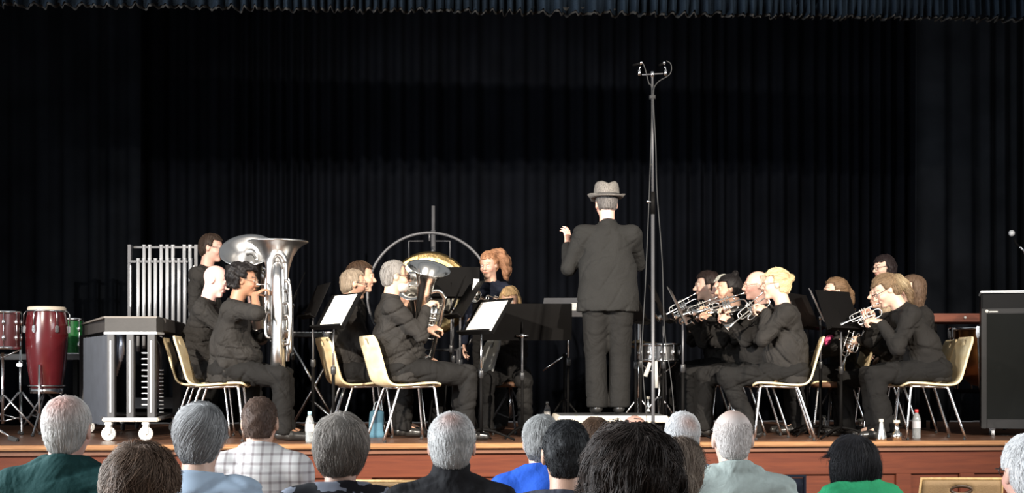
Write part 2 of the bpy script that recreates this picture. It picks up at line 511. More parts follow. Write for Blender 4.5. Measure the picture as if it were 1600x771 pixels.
# ---------------------------------------------------------------- people
def skin_mat(): return mat('skin', (.6, .4, .3), .5, attr=True, var=.05, vscale=30, bump=.05, bscale=150)
def hair_mat(): return mat('hair', (.1, .1, .1), .6, spec=.25, attr=True, var=.12, vscale=14)
SK = {'fair': (.56, .335, .235), 'pale': (.62, .40, .30), 'pink': (.62, .36, .28), 'brown': (.34, .17, .10), 'tan': (.52, .33, .24)}

def ik(S, Wp, l1, l2, pole):
    S = V3(S); Wp = V3(Wp); d = Wp - S; L = np.linalg.norm(d)
    if L > (l1 + l2) * .995: Wp = S + d / L * (l1 + l2) * .995; d = Wp - S; L = np.linalg.norm(d)
    a = (l1 * l1 - l2 * l2 + L * L) / (2 * L); hgt = math.sqrt(max(l1 * l1 - a * a, 0)); ax = d / L
    p = V3(pole); p = nrm(p - ax * (p @ ax))
    return S + ax * a + p * hgt, Wp

def hand(S, Wp, d, n, side, curl=.6, sc=1.0, spread=.0):
    """palm, four jointed fingers and a thumb; side +1 = left hand"""
    d = nrm(d); n = nrm(V3(n) - d * (V3(n) @ d)); lat = np.cross(d, n) * (-side)   # towards the thumb
    W = V3(Wp); s = sc
    S.slab(W + d * .02 * s, W + d * .078 * s, (.030 * s, .015 * s), (.040 * s, .013 * s), lat, .012)
    fl = [(.040, .026, .020), (.045, .029, .022), (.041, .027, .021), (.032, .021, .018)]
    for i in range(4):
        b = W + d * (.088 - .004 * abs(i - 1)) * s + lat * (.030 - .020 * i) * s
        a = curl * (.75 + .12 * i); dd = d + lat * (spread * (1.5 - i)); dd = nrm(dd)
        ang = 0; p = b
        for j, l in enumerate(fl[i]):
            ang += a * (.7, .9, .6)[j]; v = dd * math.cos(ang) + n * math.sin(ang); q = p + v * l * s
            S.cap(p, q, (.0092 - .0008 * j) * s, (.0086 - .0009 * j) * s, .004); p = q
    t0 = W + d * .022 * s + lat * .024 * s; v = nrm(d * .62 + lat * .62 + n * .45)
    t1 = t0 + v * .042 * s; v2 = nrm(d * .85 + lat * .15 + n * (.35 + .4 * curl)); t2 = t1 + v2 * .032 * s; t3 = t2 + nrm(v2 + n * .3) * .022 * s
    S.cap(t0, t1, .014 * s, .0115 * s, .01); S.cap(t1, t2, .0108 * s, .0098 * s, .004); S.cap(t2, t3, .0096 * s, .008 * s, .004)

def person(label, x, y, z0=0.0, yaw=0.0, pose='sit', sc=1.0, lean=5, bend=0, hp=0, hy=0, hr=0, w=1.0, belly=.0, bust=0, skin='fair',
           hair=None, hcol=(.03, .02, .015), hvar=.25, top=None, trous=None, topname='shirt', lh=None, rh=None, le=None, re=None, group=None,
           knee=(.44, .12), ankle=(.42, .12), kneez=.5, glasses=None, beard=None, collar=.0, hem=.1, nst=500, srad=.0016, shoes=True,
           vox=.0075, cvox=.0095, seed=1, hipz=None, long_sleeve=True, legsplay=None, neckline=0, hat=False, headsc=1.0, sleeve_cuff=None, flare=0, coat=None, wr=.006, crease=.013, neck=.19, trap=False):
    root = thing('person', label, 'person', (x, y, z0), yaw, group)
    hz = hipz if hipz is not None else (.55 if pose == 'sit' else .92)
    hz *= sc if hipz is None else 1
    a1 = R(lean); a2 = R(lean + bend)
    U1 = V3(math.sin(a1), 0, math.cos(a1)); U2 = V3(math.sin(a2), 0, math.cos(a2)); FW = V3(math.cos(a2), 0, -math.sin(a2)); Ly = V3(0, 1, 0)
    H = V3(0, 0, hz); Ws = H + U1 * .20 * sc; Ch = Ws + U2 * .18 * sc; NB = Ch + U2 * .14 * sc
    shw = (.155 + .02 * (bust == 0)) * sc * (1 + (w - 1) * .5)
    Sh = {s: NB - U2 * .055 * sc + Ly * s * shw for s in (1, -1)}
    nd = nrm(U2 + V3(.25, 0, .25)); HC = NB + nd * neck * sc + FW * .012
    Rh = np.array((Euler((0, 0, R(hy))).to_matrix() @ Euler((R(hr), 0, 0)).to_matrix() @ Euler((0, R(hp), 0)).to_matrix()))
    hs = sc * headsc
    def hp_(x_, y_, z_): return HC + Rh @ (V3(x_, y_, z_) * hs)
    def hl(X, Y, Z):
        X = X - HC[0]; Y = Y - HC[1]; Z = Z - HC[2]
        return tuple((X * Rh[0, i] + Y * Rh[1, i] + Z * Rh[2, i]) / hs for i in range(3))
    # arms
    l1, l2 = .285 * sc, .255 * sc
    arms = {}
    for s, hd, el in ((1, lh, le), (-1, rh, re)):
        if hd is None:
            if pose == 'sit': hd = dict(p=(.30, .07 * s, hz + .12), d=(.8, -.3 * s, -.1), n=(0, 0, -1), c=.5)
            else: hd = dict(p=(.06, .24 * s, hz - .06), d=(.1, 0, -1), n=(0, -s, 0), c=.5)
        E, Wp = ik(Sh[s], hd['p'], l1, l2, el if el is not None else (-.3, s * .7, -.8))
        arms[s] = (E, Wp, hd)
    # legs
    legs = {}
    for s in (1, -1):
        hj = H + Ly * s * .09 * sc + V3(0, 0, -.01)
        if pose == 'sit':
            K = V3(knee[0] * sc, s * knee[1] * sc, kneez * sc); A = V3(ankle[0] * sc, s * ankle[1] * sc, .09 * sc)
            if legsplay: K = K + V3(*legsplay[0 if s > 0 else 1][0]); A = A + V3(*legsplay[0 if s > 0 else 1][1])
        else:
            K = V3(.02, s * .095 * sc, .50 * sc); A = V3(-.01, s * .085 * sc, .09 * sc)
        legs[s] = (hj, K, A)
    # --- the body: one continuous surface
    B = SDF(vox)
    B.slab(H - U1 * .02, Ws, (.135 * sc, .09 * sc), (.115 * sc, .085 * sc), Ly, .05)
    B.slab(Ws, NB - U2 * .10 * sc, (.115 * sc, .08 * sc), (.13 * sc, .09 * sc), Ly, .05)
    B.cap(Sh[1], Sh[-1], .05 * sc, None, .05)
    B.cap(NB - U2 * .03, HC + Rh @ V3(-.02, 0, -.04) * hs, .062 * sc, .055 * sc, .03)
    for s in (1, -1):
        E, Wp, hd = arms[s]; hj, K, A = legs[s]
        B.cap(Sh[s], E, .045 * sc, .038 * sc, .02); B.cap(E, Wp, .037 * sc, .026 * sc, .01)
        hand(B, Wp, hd['d'], hd['n'], s, hd.get('c', .6), .97 * sc)
        B.cap(hj, K, .07 * sc, .05 * sc, .03); B.cap(K, A, .048 * sc, .034 * sc, .02)
        B.cap(A, A + V3(.14 * sc, 0, -.055 * sc), .034 * sc, .026 * sc, .02)
    e = lambda c, r, k=.02, op='u': B.ell(hp_(*c), V3(*r) * hs, Rh, k, op)
    e((-.012, 0, .028), (.098, .076, .090)); e((.018, 0, -.040), (.074, .061, .070), .03)
    e((.070, 0, -.098), (.020, .024, .016), .03)
    B.cap(hp_(.088, 0, .012), hp_(.112, 0, -.022), .0095 * hs, .0135 * hs, .012)
    B.cap(hp_(.098, .013, -.026), hp_(.098, -.013, -.026), .010 * hs, None, .008)
    B.cap(hp_(.082, .030, .028), hp_(.088, 0, .026), .011 * hs, None, .012); B.cap(hp_(.082, -.030, .028), hp_(.088, 0, .026), .011 * hs, None, .012)
    for s in (1, -1):
        B.ell(hp_(.091, .031 * s, .006), V3(.013, .015, .010) * hs, Rh, .008, 's')
        B.ell(hp_(.076, .031 * s, .005), V3(.012, .013, .011) * hs, Rh, .002)
        B.ell(hp_(.060, .040 * s, -.028), V3(.028, .022, .024) * hs, Rh, .02)
        B.ell(hp_(-.008, .078 * s, -.002), V3(.020, .010, .033) * hs, Rh, .006)
        B.ell(hp_(.001, .088 * s, .002), V3(.009, .006, .018) * hs, Rh, .004, 's')
    B.cap(hp_(.088, .020, -.0555), hp_(.088, -.020, -.0555), .0105 * hs, None, .006)
    B.cap(hp_(.099, .022, -.056), hp_(.099, -.022, -.056), .003 * hs, None, .003, 's')
    P, Q = B.build()
    fx, fy, fz = hl(P[:, 0], P[:, 1], P[:, 2])
    base = np.array(SK[skin] if isinstance(skin, str) else skin); col = np.tile(base, (len(P), 1))
    def paint(msk, c, t): col[msk] = col[msk] * (1 - t) + np.array(c) * t
    near = (np.abs(fy) < .09) & (fz > -.13) & (fx > .02)
    paint(near & (fx > .084) & (np.abs(fy) < .024) & (np.abs(fz + .056) < .0085), base * np.array([.85, .45, .45]), .8)
    paint(near & (np.abs(fz + .025) < .025) & (np.abs(np.abs(fy) - .045) < .02), base * np.array([1.05, .75, .75]), .4)
    for s in (1, -1):
        dd = (fy - .031 * s) ** 2 + (fz - .005) ** 2
        paint(near & (dd < .0105 ** 2) & (fx > .07), (.62, .58, .55), .9)
        paint(near & (dd < .0062 ** 2) & (fx > .07), (.05, .03, .02), 1)
        paint(near & (np.abs(fz - .0315 - .004 * np.cos((np.abs(fy) - .032) * 80)) < .0045) & (np.abs(np.abs(fy) - .031) < .018) & (fx > .06), np.array(hcol) * .7 + base * .15, .8)
    fast_mesh('body', P, Q, skin_mat(), root, col)
    # --- top
    if top is not None:
        T = SDF(cvox); g = .014
        hemz = hem
        T.slab(H - U1 * hemz * sc, Ws, ((.160 + belly * .5) * sc * w, (.118 + belly * .5) * sc), (.145 * sc * w + belly * .4, .108 * sc + belly * .5), Ly, .05)
        if belly: T.ell(H + U1 * .13 * sc + FW * (.05 + belly * .6), ((.10 + belly) * sc, (.14 * w + belly * .4) * sc, .14 * sc), None, .06)
        T.slab(Ws, NB - U2 * .11 * sc, (.145 * sc * w + belly * .4, .108 * sc + belly * .5), (.160 * sc * w, .115 * sc), Ly, .06)
        if bust: T.ell(Ch - U2 * .01 + FW * .065, (.065, .125 * sc, .075), None, .05)
        T.cap(Sh[1] + V3(0, .0, 0), Sh[-1], .066 * sc, None, .07)
        T.cap(NB - U2 * .06, NB + nd * .015, .085 * sc, .070 * sc, .05)
        if trap:
            for s in (1, -1): T.cap(NB + nd * .045, Sh[s] + V3(0, 0, -.01), .058 * sc, .066 * sc, .03)
        if collar: T.cap(NB + nd * .0, NB + nd * (.03 + collar) * sc, .074 * sc, .069 * sc, .012)
        for s in (1, -1):
            E, Wp, hd = arms[s]
            dirE = nrm(Wp - E)
            T.cap(Sh[s], E, .068 * sc * (.5 + .5 * w), .056 * sc, .04)
            if long_sleeve:
                cuff = E + (Wp - E) * (sleeve_cuff or .93)
                T.cap(E, cuff, .056 * sc, .041 * sc, .02)
        T.half(NB + nd * (.035 + collar) * sc, nd, .004)
        if coat:
            T.slab((0, 0, coat[2] - .12), Ws, (coat[1] + .01, coat[0] + .005)[::-1], ((.150 * w + belly) * sc, .115 * sc + belly * .5), Ly, .05)
            T.half((0, 0, coat[2]), (0, 0, -1), .006)
        elif pose == 'sit': T.cutfn(lambda X, Y, Z: np.maximum(Z - (hz - .095 * sc), X - .28), (-9,) * 3, (9,) * 3, .01)
        if neckline: T.ell(NB + nd * .05 + FW * .03, (.09, .075 + neckline, .06), None, .006, 's')
        P2, Q2 = T.build(creased(seed, crease, wr))
        fast_mesh(topname, P2, Q2, top, root)
    if trous is not None:
        T = SDF(cvox)
        if pose == 'sit':
            T.ell(H + V3(-.01, 0, -.005), (.145 * sc, .185 * sc * w, .115 * sc), None, .05)
            r0, r1, r2, r3 = .098, .078, .072, .070
        else:
            T.slab(H + V3(0, 0, .06), H + V3(0, 0, .0), (.165 * sc, .12 * sc), (.17 * sc, .125 * sc), Ly, .03); r0, r1, r2, r3 = .105, .088, .080, .082
        if pose == 'sit': T.cutfn(lambda X, Y, Z: np.maximum(Z - (hz - .095 * sc), X - .26), (-9,) * 3, (9,) * 3, .01)
        for s in (1, -1):
            hj, K, A = legs[s]
            T.cap(hj, K, r0 * sc * (.5 + .5 * w), r1 * sc, .04); T.cap(K, A + V3(0, 0, -.01), r2 * sc, (r3 + flare) * sc, .02)
        T.half((0, 0, .055 * sc), (0, 0, -1), .004)
        if pose == 'sit': T.cutfn(lambda X, Y, Z: np.maximum(Z - (hz - .098 * sc), X - .20), (-9,) * 3, (9,) * 3, .01)
        P2, Q2 = T.build(creased(seed + 50, crease, wr))
        fast_mesh('trousers', P2, Q2, trous, root)
    if shoes:
        for s in (1, -1):
            hj, K, A = legs[s]; T = SDF(cvox * .8)
            c = V3(A[0], A[1], 0)
            T.cap(c + V3(-.035, 0, .05), c + V3(.05, 0, .052), .038, .040, .02); T.cap(c + V3(.05, 0, .045), c + V3(.17, s * .01, .036), .040, .032, .02)
            T.cap(c + V3(-.01, 0, .06), c + V3(0, 0, .11), .038, .040, .02)
            T.half((0, 0, .008), (0, 0, -1), .003)
            P2, Q2 = T.build()
            fast_mesh('shoe', P2, Q2, mat('black_shoe_leather', (.018, .017, .016), .3), root)
    # --- hair
    def face_cut(T, x0, z0, xs, zs, nape):
        if x0 is not None: T.cutfn(lambda X, Y, Z: (lambda q: np.maximum(x0 - q[0] - .45 * np.abs(q[1]) + .006, q[2] - z0) * hs)(hl(X, Y, Z)), (-9,) * 3, (9,) * 3, .008)
        if xs is not None: T.cutfn(lambda X, Y, Z: (lambda q: np.maximum(xs - q[0], q[2] - zs) * hs)(hl(X, Y, Z)), (-9,) * 3, (9,) * 3, .008)
        if nape is not None: T.cutfn(lambda X, Y, Z: (lambda q: (q[2] - nape) * hs)(hl(X, Y, Z)), (-9,) * 3, (9,) * 3, .008)
    if hair and hair != 'bald':
        hh = hair if isinstance(hair, dict) else dict(t=hair)
        ty = hh['t']; th = hh.get('th', .010)
        T = SDF(hh.get('vox', .0065)); E_ = lambda c, r, k=.02, op='u': T.ell(hp_(*c), V3(*r) * hs, Rh, k, op)
        E_((-.012, 0, .030), (.098 + th, .076 + th, .090 + th)); E_((-.050, 0, -.030), (.052 + th * .6, .058 + th * .6, .065), .03)
        flow = None; dn = -Rh[:, 2]; crown = hp_(-.05, 0, .13)
        sel = None
        if ty == 'short': face_cut(T, .050, hh.get('line', .075), -.024, .016, hh.get('nape', -.085))
        elif ty == 'ring':
            face_cut(T, .004, .2, -.024, .016, -.085); E_((.005, 0, .115), (.105, .066, hh.get('bz', .075)), .02, 's')
        elif ty == 'spot':
            face_cut(T, .050, .075, -.024, .016, -.085); c = hh.get('c', (-.075, 0, .085)); q = hh.get('r', .035); E_(c, (q, q, q), .02, 's')
        elif ty == 'bob':
            dp = hh.get('len', .14); vw = hh.get('wide', .022)
            E_((-.028, 0, -.03), (.088, .078 + vw, dp), .05); face_cut(T, .038, .062, .018, -.02, None)
            T.cutfn(lambda X, Y, Z: (lambda q: (q[2] + dp) * hs)(hl(X, Y, Z)), (-9,) * 3, (9,) * 3, .01)
        elif ty in ('pony', 'bun', 'updo'):
            face_cut(T, .048, .072, -.022, .010, -.075)
            if ty == 'pony':
                pts = [hp_(*q) for q in hh['tail']]; T.chain(pts, hh.get('tr', [.022, .03, .032, .028, .014][:len(pts)]), .02)
            elif ty == 'bun':
                c = hh.get('c', (-.105, 0, .075)); q = hh.get('r', .036); E_(c, (q, q * 1.15, q), .012)
                E_((c[0] + .012, c[1] + .022, c[2] - .012), (q * .7,) * 3, .01); E_((c[0] - .005, c[1] - .02, c[2] + .014), (q * .6,) * 3, .008)
        elif ty == 'long':
            E_((-.04, 0, -.06), (.07, .09, .16), .04); face_cut(T, .040, .066, .012, -.02, -.20)
        if hh.get('puff'): E_(*hh['puff'], .03)
        amp = hh.get('amp', .003)
        P3, Q3 = T.build(folds(seed + 9, amp, 90, 6))
        rr_ = np.random.default_rng(seed); hb = np.array(hcol)
        c3 = np.tile(hb * .8, (len(P3), 1))
        tipc = hh.get('tip')
        if ty in ('pony',):
            tie = hp_(*hh['tail'][0]); tl = V3(hp_(*hh['tail'][-1]))
            def flow(p):
                toT = tie - p; dd_ = np.linalg.norm(toT, axis=1, keepdims=True)
                q = (p - HC) @ Rh / hs
                tailish = (q[:, 0:1] < hh['tail'][0][0] + .005)
                along = nrm(tl - tie)[None, :] + 0 * p
                return np.where(tailish, along, toT / (dd_ + 1e-6))
        elif ty == 'bun':
            bc = hp_(*hh.get('c', (-.105, 0, .075)))
            def flow(p): q = bc - p; return q / (np.linalg.norm(q, axis=1, keepdims=True) + 1e-6)
        elif ty in ('bob', 'long'):
            def flow(p): q = p - crown; q /= (np.linalg.norm(q, axis=1, keepdims=True) + 1e-6); return q * .5 + dn[None, :]
        else:
            sw = hh.get('swirl', .0)
            def flow(p):
                q = p - crown; q = q / (np.linalg.norm(q, axis=1, keepdims=True) + 1e-6)
                return q + dn[None, :] * .6 + sw * np.cross(q, Rh[:, 2][None, :])
        if nst:
            VV, QQ, CC = strands(T, P3, HC, Rh, nst, hh.get('L', .045), flow, srad, hb, hvar, seed + 3, hh.get('lift', .004), 5, hh.get('curl', .15), sel=(lambda p: ((p - HC) @ Rh)[:, 2] < hh['selz'] * hs) if 'selz' in hh else None)
            if tipc is not None: pass
            Q3 = np.concatenate([Q3, QQ + len(P3)]); P3 = np.concatenate([P3, VV]); c3 = np.concatenate([c3, CC])
        if hh.get('side') is not None:      # streaks of another colour towards one side or patch
            sc_, (cx, cy, cz), rad = hh['side']
            q = (P3 - HC) @ Rh / hs; t = np.exp(-(((q - V3(cx, cy, cz)) / rad) ** 2).sum(1))[:, None] * .85
            c3 = c3 * (1 - t) + np.array(sc_) * t
        fast_mesh('hair', P3, Q3, hair_mat(), root, c3)
    if beard is not None:
        T = SDF(.006)
        T.ell(hp_(.030, 0, -.062), V3(.072, .062, .060) * hs, Rh, .02); T.cap(hp_(.096, .018, -.042), hp_(.096, -.018, -.042), .009 * hs, None, .01)
        T.half(hp_(.09, 0, -.044), Rh @ V3(.35, 0, 1), .004)
        T.half(hp_(.0, 0, -.05), Rh @ V3(-1, 0, .1), .004)
        T.cap(hp_(.1, .018, -.056), hp_(.1, -.018, -.056), .006 * hs, None, .003, 's')
        P4, Q4 = T.build(folds(seed + 2, .002, 120))
        fast_mesh('beard', P4, Q4, hair_mat(), root, np.tile(np.array(beard), (len(P4), 1)))
    if glasses:
        mb = MB(); M = Matrix([list(Rh[i]) for i in range(3)])
        hc = Vector(HC)
        for s in (1, -1):
            ring = []
            for k in range(16):
                a = 2 * math.pi * k / 16
                ring.append(hc + M @ (Vector((.104 - .004 * abs(math.cos(a)), .033 * s + .024 * math.cos(a), .004 + .018 * math.sin(a))) * hs))
            mb.tube(ring, .0022 if glasses != 'sun' else .003, 6, closed=True)
            mb.tube([hc + M @ (Vector(q) * hs) for q in ((.100, .058 * s, .010), (.085, .074 * s, .012), (0, .084 * s, .012), (-.02, .083 * s, -.004))], .0022, 6)
            if glasses == 'sun': mb.add([hc + M @ (Vector(q) * hs) for q in ((.103, .012 * s, .018), (.101, .056 * s, .018), (.101, .054 * s, -.012), (.103, .014 * s, -.012))], [(0, 1, 2, 3)])
        mb.tube([hc + M @ (Vector(q) * hs) for q in ((.105, .010, .010), (.108, 0, .012), (.105, -.010, .010))], .002, 6)
        mb.obj('sunglasses' if glasses == 'sun' else 'glasses', mat('sunglass_lens', (.02, .015, .015), .15) if glasses == 'sun' else mat('spectacle_frame_' + str(glasses), {'dark': (.03, .02, .02)}.get(glasses, (.35, .25, .18)), .3), root)
    M4 = Matrix.Translation((x, y, z0)) @ Matrix.Rotation(yaw, 4, 'Z')
    return dict(root=root, M=M4, HC=HC, Rh=Rh, hs=hs, NB=NB, nd=nd, FW=FW, arms=arms, H=H, hp=hp_, legs=legs, Sh=Sh)

def place_local(o, P, loc, rot3):       # put a root at local loc/rotation of a person
    M = P['M'] @ (Matrix.Translation(Vector(loc)) @ rot3.to_4x4())
    o.location = M.translation; o.rotation_euler = M.to_3x3().to_euler()
# ---------------------------------------------------------------- setting
def yawed_box(name, x0, x1, ya, yb, z0, z1, m, bev=0, kind=True, uvx=True):
    """a box whose long side runs along the stage front; ya/yb are depths behind the front edge"""
    a = math.atan(.104); L = (x1 - x0) / math.cos(a)
    o = MB().box((0, 0, 0), (L, yb - ya, z1 - z0), None, bev).obj(name, m)
    xm = (x0 + x1) / 2
    o.location = (xm - (ya + yb) / 2 * math.sin(a), stage_y(xm) + (ya + yb) / 2 * math.cos(a), (z0 + z1) / 2); o.rotation_euler = (0, 0, a)
    if kind: struct(o)
    return o
YA = math.atan(.104)
hf = MB().box((0, 5.2, -.05), (17, 18, .1)).obj('floor', M_hall); struct(hf)
st = yawed_box('stage_floor', -7, 7.4, .10, 7.0, ZS - .12, ZS, M_floor)
yawed_box('trim_1', -7, 7.4, -.03, .10, ZS - .035, ZS, M_nose, .008)
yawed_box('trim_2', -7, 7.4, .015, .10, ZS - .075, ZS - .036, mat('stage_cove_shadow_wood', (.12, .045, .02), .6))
yawed_box('wall_front', -7, 7.4, .075, .12, 0.0, ZS - .076, M_fascia)
yawed_box('trim_3', -7, 7.4, .045, .075, ZS - .255, ZS - .076, M_fascia, .004)
yawed_box('trim_4', -7, 7.4, .04, .075, 0.0, .16, M_fascia, .004)
k = 5
for i, x in enumerate([-6.35, -5.3, -4.25, -3.2, -2.15, -1.1, -.05, 1.0, 2.05, 3.05, 3.56, 4.4, 5.4, 6.5]):
    yawed_box('trim_%d' % (k + i), x - .06, x + .06, .045, .075, .16, ZS - .255, M_fascia, .004)

def curtain(name, x0, x1, back, z0, z1, m, label, amp=.05, seed=1, per=.16, group=None, zb=None, rows=10, tuck=None, thick=None):
    r = np.random.default_rng(seed); n = int((x1 - x0) * 90)
    X = np.linspace(x0, x1, n); ph = np.zeros(n)
    f = 1 / per * (1 + .35 * np.interp(X, np.linspace(x0, x1, 24), r.normal(size=24)).clip(-1.3, 1.3)); ph = np.cumsum(f) * (X[1] - X[0]) * 2 * np.pi
    a_ = amp * (.7 + .5 * np.interp(X, np.linspace(x0, x1, 40), r.random(40)))
    y = np.sign(np.sin(ph)) * np.abs(np.sin(ph)) ** .75 * a_ + .4 * a_ * np.sin(ph * .37 + 1)
    Z = np.linspace(0, 1, rows); P = []
    jag = (zb(X) if zb else np.zeros(n))
    for t in Z:
        sway = .25 * amp * np.sin(X * 3 + t * 2.5) * (1 - t)
        yy = y * (.65 + .35 * (1 - t)) + sway
        zz = z1 + (z0 + jag - z1) * (1 - t)
        P.append(np.stack([X - (back + yy) * math.sin(YA), stage_y(X) + (back + yy) * math.cos(YA), zz], 1))
    P = np.concatenate(P); i = np.arange(rows - 1)[:, None] * n; j = np.arange(n - 1)[None, :]
    Q = np.stack([i + j, i + j + 1, i + n + j + 1, i + n + j], -1).reshape(-1, 4)
    o = fast_mesh(name, P, Q, m)
    md = o.modifiers.new('thickness', 'SOLIDIFY'); md.thickness = thick or .006
    return tag(o, label, 'curtain', group) if label else struct(o)
curtain('stage_curtain', -6.8, 5.3, 4.55, ZS + .01, 6.2, M_curtain, 'long black pleated stage curtain hanging behind the whole band', .055, 3, .17)
curtain('stage_curtain', 4.84, 7.6, 4.25, ZS + .01, 6.2, mat('paler_black_curtain_cloth', (.0085, .0095, .0115), .9, spec=.02, bump=.2, bscale=200, var=.3, vscale=2), 'slightly paler black curtain overlapping the main one behind the tall cabinet', .06, 8, .20)  # this panel's cloth colour is set lighter than the main curtain's
curtain('stage_curtain', -7.4, -3.35, 4.1, ZS + .01, 6.2, mat('charcoal_curtain_cloth', (.0048, .0057, .0075), .9, spec=.02, bump=.2, bscale=200, var=.3, vscale=2), 'dark blue-grey side curtain hanging behind the red drums', .05, 5, .2)
def frill(X): return .010 * np.sin(X * 61 + 3 * np.sin(X * 13)) + .007 * np.sin(X * 143) + .0117 * X
curtain('curtain_valance', -6.5, 7.0, .35, 4.245, 4.85, M_valance, 'gathered dark blue valance running along the top of the stage opening', .05, 12, .075, zb=frill, rows=6)
_fo = curtain('valance_fringe', -6.5, 7.0, .375, 4.23, 4.30, M_fringe, 'x', .05, 12, .075, zb=frill, rows=3)
_v = [o for o in C.objects if o.name == 'curtain_valance'][0]
_fo.parent = _v
for k_ in ('label', 'category'): del _fo[k_]
_fo.name = 'lining_edge'

# ---------------------------------------------------------------- chairs
def chair_proto(label, wood=None, frame_m=None, size=1.0):
    r = thing('shell_chair', label, 'chair')
    prof = smooth_path([(.235, 0, .432), (.20, 0, .452), (.10, 0, .452), (-.05, 0, .438), (-.155, 0, .440), (-.205, 0, .475), (-.235, 0, .56), (-.275, 0, .70), (-.315, 0, .815)], 5)
    m = len(prof); nx = 15; vs = []; fs = []
    for i, p in enumerate(prof):
        t = i / (m - 1); hw = .205
        if t < .10: hw -= .035 * (1 - t / .10) ** 2
        if t > .93: hw -= .045 * ((t - .93) / .07) ** 2
        for j in range(nx):
            u = -1 + 2 * j / (nx - 1)
            dish = .012 * (1 - u * u) * (1 if t < .5 else 0.6)
            vs.append((p.x - (dish if t > .55 else 0), u * hw, p.z - (dish if t <= .55 else 0)))
    i_h = [i for i, p in enumerate(prof) if p.z > .745 and p.z < .79 and p.x < -.2]
    for i in range(m - 1):
        for j in range(nx - 1):
            if i in i_h and 6 <= j <= 7: continue
            fs.append((i * nx + j, i * nx + j + 1, (i + 1) * nx + j + 1, (i + 1) * nx + j))
    sh = MB().add(vs, fs).obj('seat_shell', wood or M_ply, r)
    md = sh.modifiers.new('ply', 'SOLIDIFY'); md.thickness = .015; md.offset = 0
    cm = frame_m or M_chrome
    fr = MB()
    fr.tube(smooth_path([(.17, -.17, .425), (.17, 0, .425), (.17, .17, .425)], 3), .0095, 8)
    fr.tube([(-.11, -.17, .415), (-.11, .17, .415)], .0095, 8)
    for s in (1, -1): fr.tube([(.17, .17 * s, .425), (-.11, .17 * s, .415)], .0095, 8)
    fr.obj('under_frame', cm, r)
    for s in (1, -1):
        MB().tube(smooth_path([(.165, .165 * s, .424), (.178, .178 * s, .405), (.222, .205 * s, .012)], 4), .0105, 8).obj('leg', cm, r)
        MB().tube(smooth_path([(-.105, .165 * s, .414), (-.118, .178 * s, .395), (-.245, .205 * s, .012)], 4), .0105, 8).obj('leg', cm, r)
    for ch in [o for o in C.objects if o.parent == r and o.name.startswith('leg')]:
        e = ch.data.vertices; z = min(e, key=lambda v: v.co.z).co
        MB().cyl((z.x, z.y, 0), (z.x, z.y, .02), .012, 8).obj('foot_cap', M_rubber, ch)
    return r

# ---------------------------------------------------------------- music stands
def music_stand(label, x, y, yaw, hgt=.95, tilt=24, dw=.50, dh=.33, sheet=None, z0=ZS, polem=None, deskm=None, group='music stands among the band', base=True, deskx=0.0):
    """yaw = direction the player's side of the desk faces"""
    r = thing('music_stand', label, 'music stand', (x, y, z0), yaw, group)
    pm = polem or M_blackmetal
    MB().cyl((0, 0, .06), (0, 0, hgt * .62), .0125, 10).obj('lower_pole', pm, r)
    MB().cyl((0, 0, hgt * .58), (0, 0, hgt - .02), .0085, 10).obj('upper_pole', M_chrome if sheet else M_greymetal, r)
    MB().lathe([(.0, .02), (.018, .02), (.021, .01), (.021, -.03), (.013, -.045)], 12, Matrix.Translation((0, 0, hgt * .62))).obj('collar', M_blackplastic, r)
    k_ = MB().sphere((.0, 0, hgt), .019, 8, (1, 1.2, 1)); k_.cyl((0, -.05, hgt), (0, .05, hgt), .009, 8); k_.obj('tilt_knob', M_chrome, r)
    if base:
        for k in range(3):
            a = k * 2 * math.pi / 3 + .5
            MB().tube(smooth_path([(.01 * math.cos(a), .01 * math.sin(a), .09), (.10 * math.cos(a), .10 * math.sin(a), .075), (.26 * math.cos(a), .26 * math.sin(a), .010)], 4), [.013, .010, .008], 8).obj('leg', pm, r)
    t = R(tilt)
    up = Vector((-math.sin(t), 0, math.cos(t))); nn = Vector((math.cos(t), 0, math.sin(t)))
    Rm = Matrix((nn, Vector((0, 1, 0)), up)).transposed()
    c = Vector((.02, deskx, hgt)) + up * (dh * .38)
    d = MB().box(c, (.006, dw, dh), Rm, .002)
    d.box(c - up * (dh / 2) + nn * .022, (.05, dw, .004), Rm)
    d.box(c - up * (dh / 2) + nn * .046 + up * .006, (.004, dw, .015), Rm)
    d.obj('desk', deskm or M_blackmetal, r)
    MB().tube([Vector((.005, 0, hgt)), Vector((.01, deskx * .5, hgt)) , c - nn * .004], .01, 6).obj('bracket', pm, r)
    if sheet:
        sl, sw, sh_, off = sheet
        q = MB().box((0, 0, 0), (.0016, sw, sh_)).obj('sheet_music', M_sheet)
        Mw = Matrix.Translation((x, y, z0)) @ Matrix.Rotation(yaw, 4, 'Z') @ (Matrix.Translation(c + nn * .0048 + up * (sh_ / 2 - dh / 2 + .004) + Vector((0, off, 0))) @ Rm.to_4x4())
        q.matrix_world = Mw; q.location = Mw.translation; q.rotation_euler = Mw.to_3x3().to_euler()
        tag(q, sl, 'sheet music', 'sheets of music')
    return r

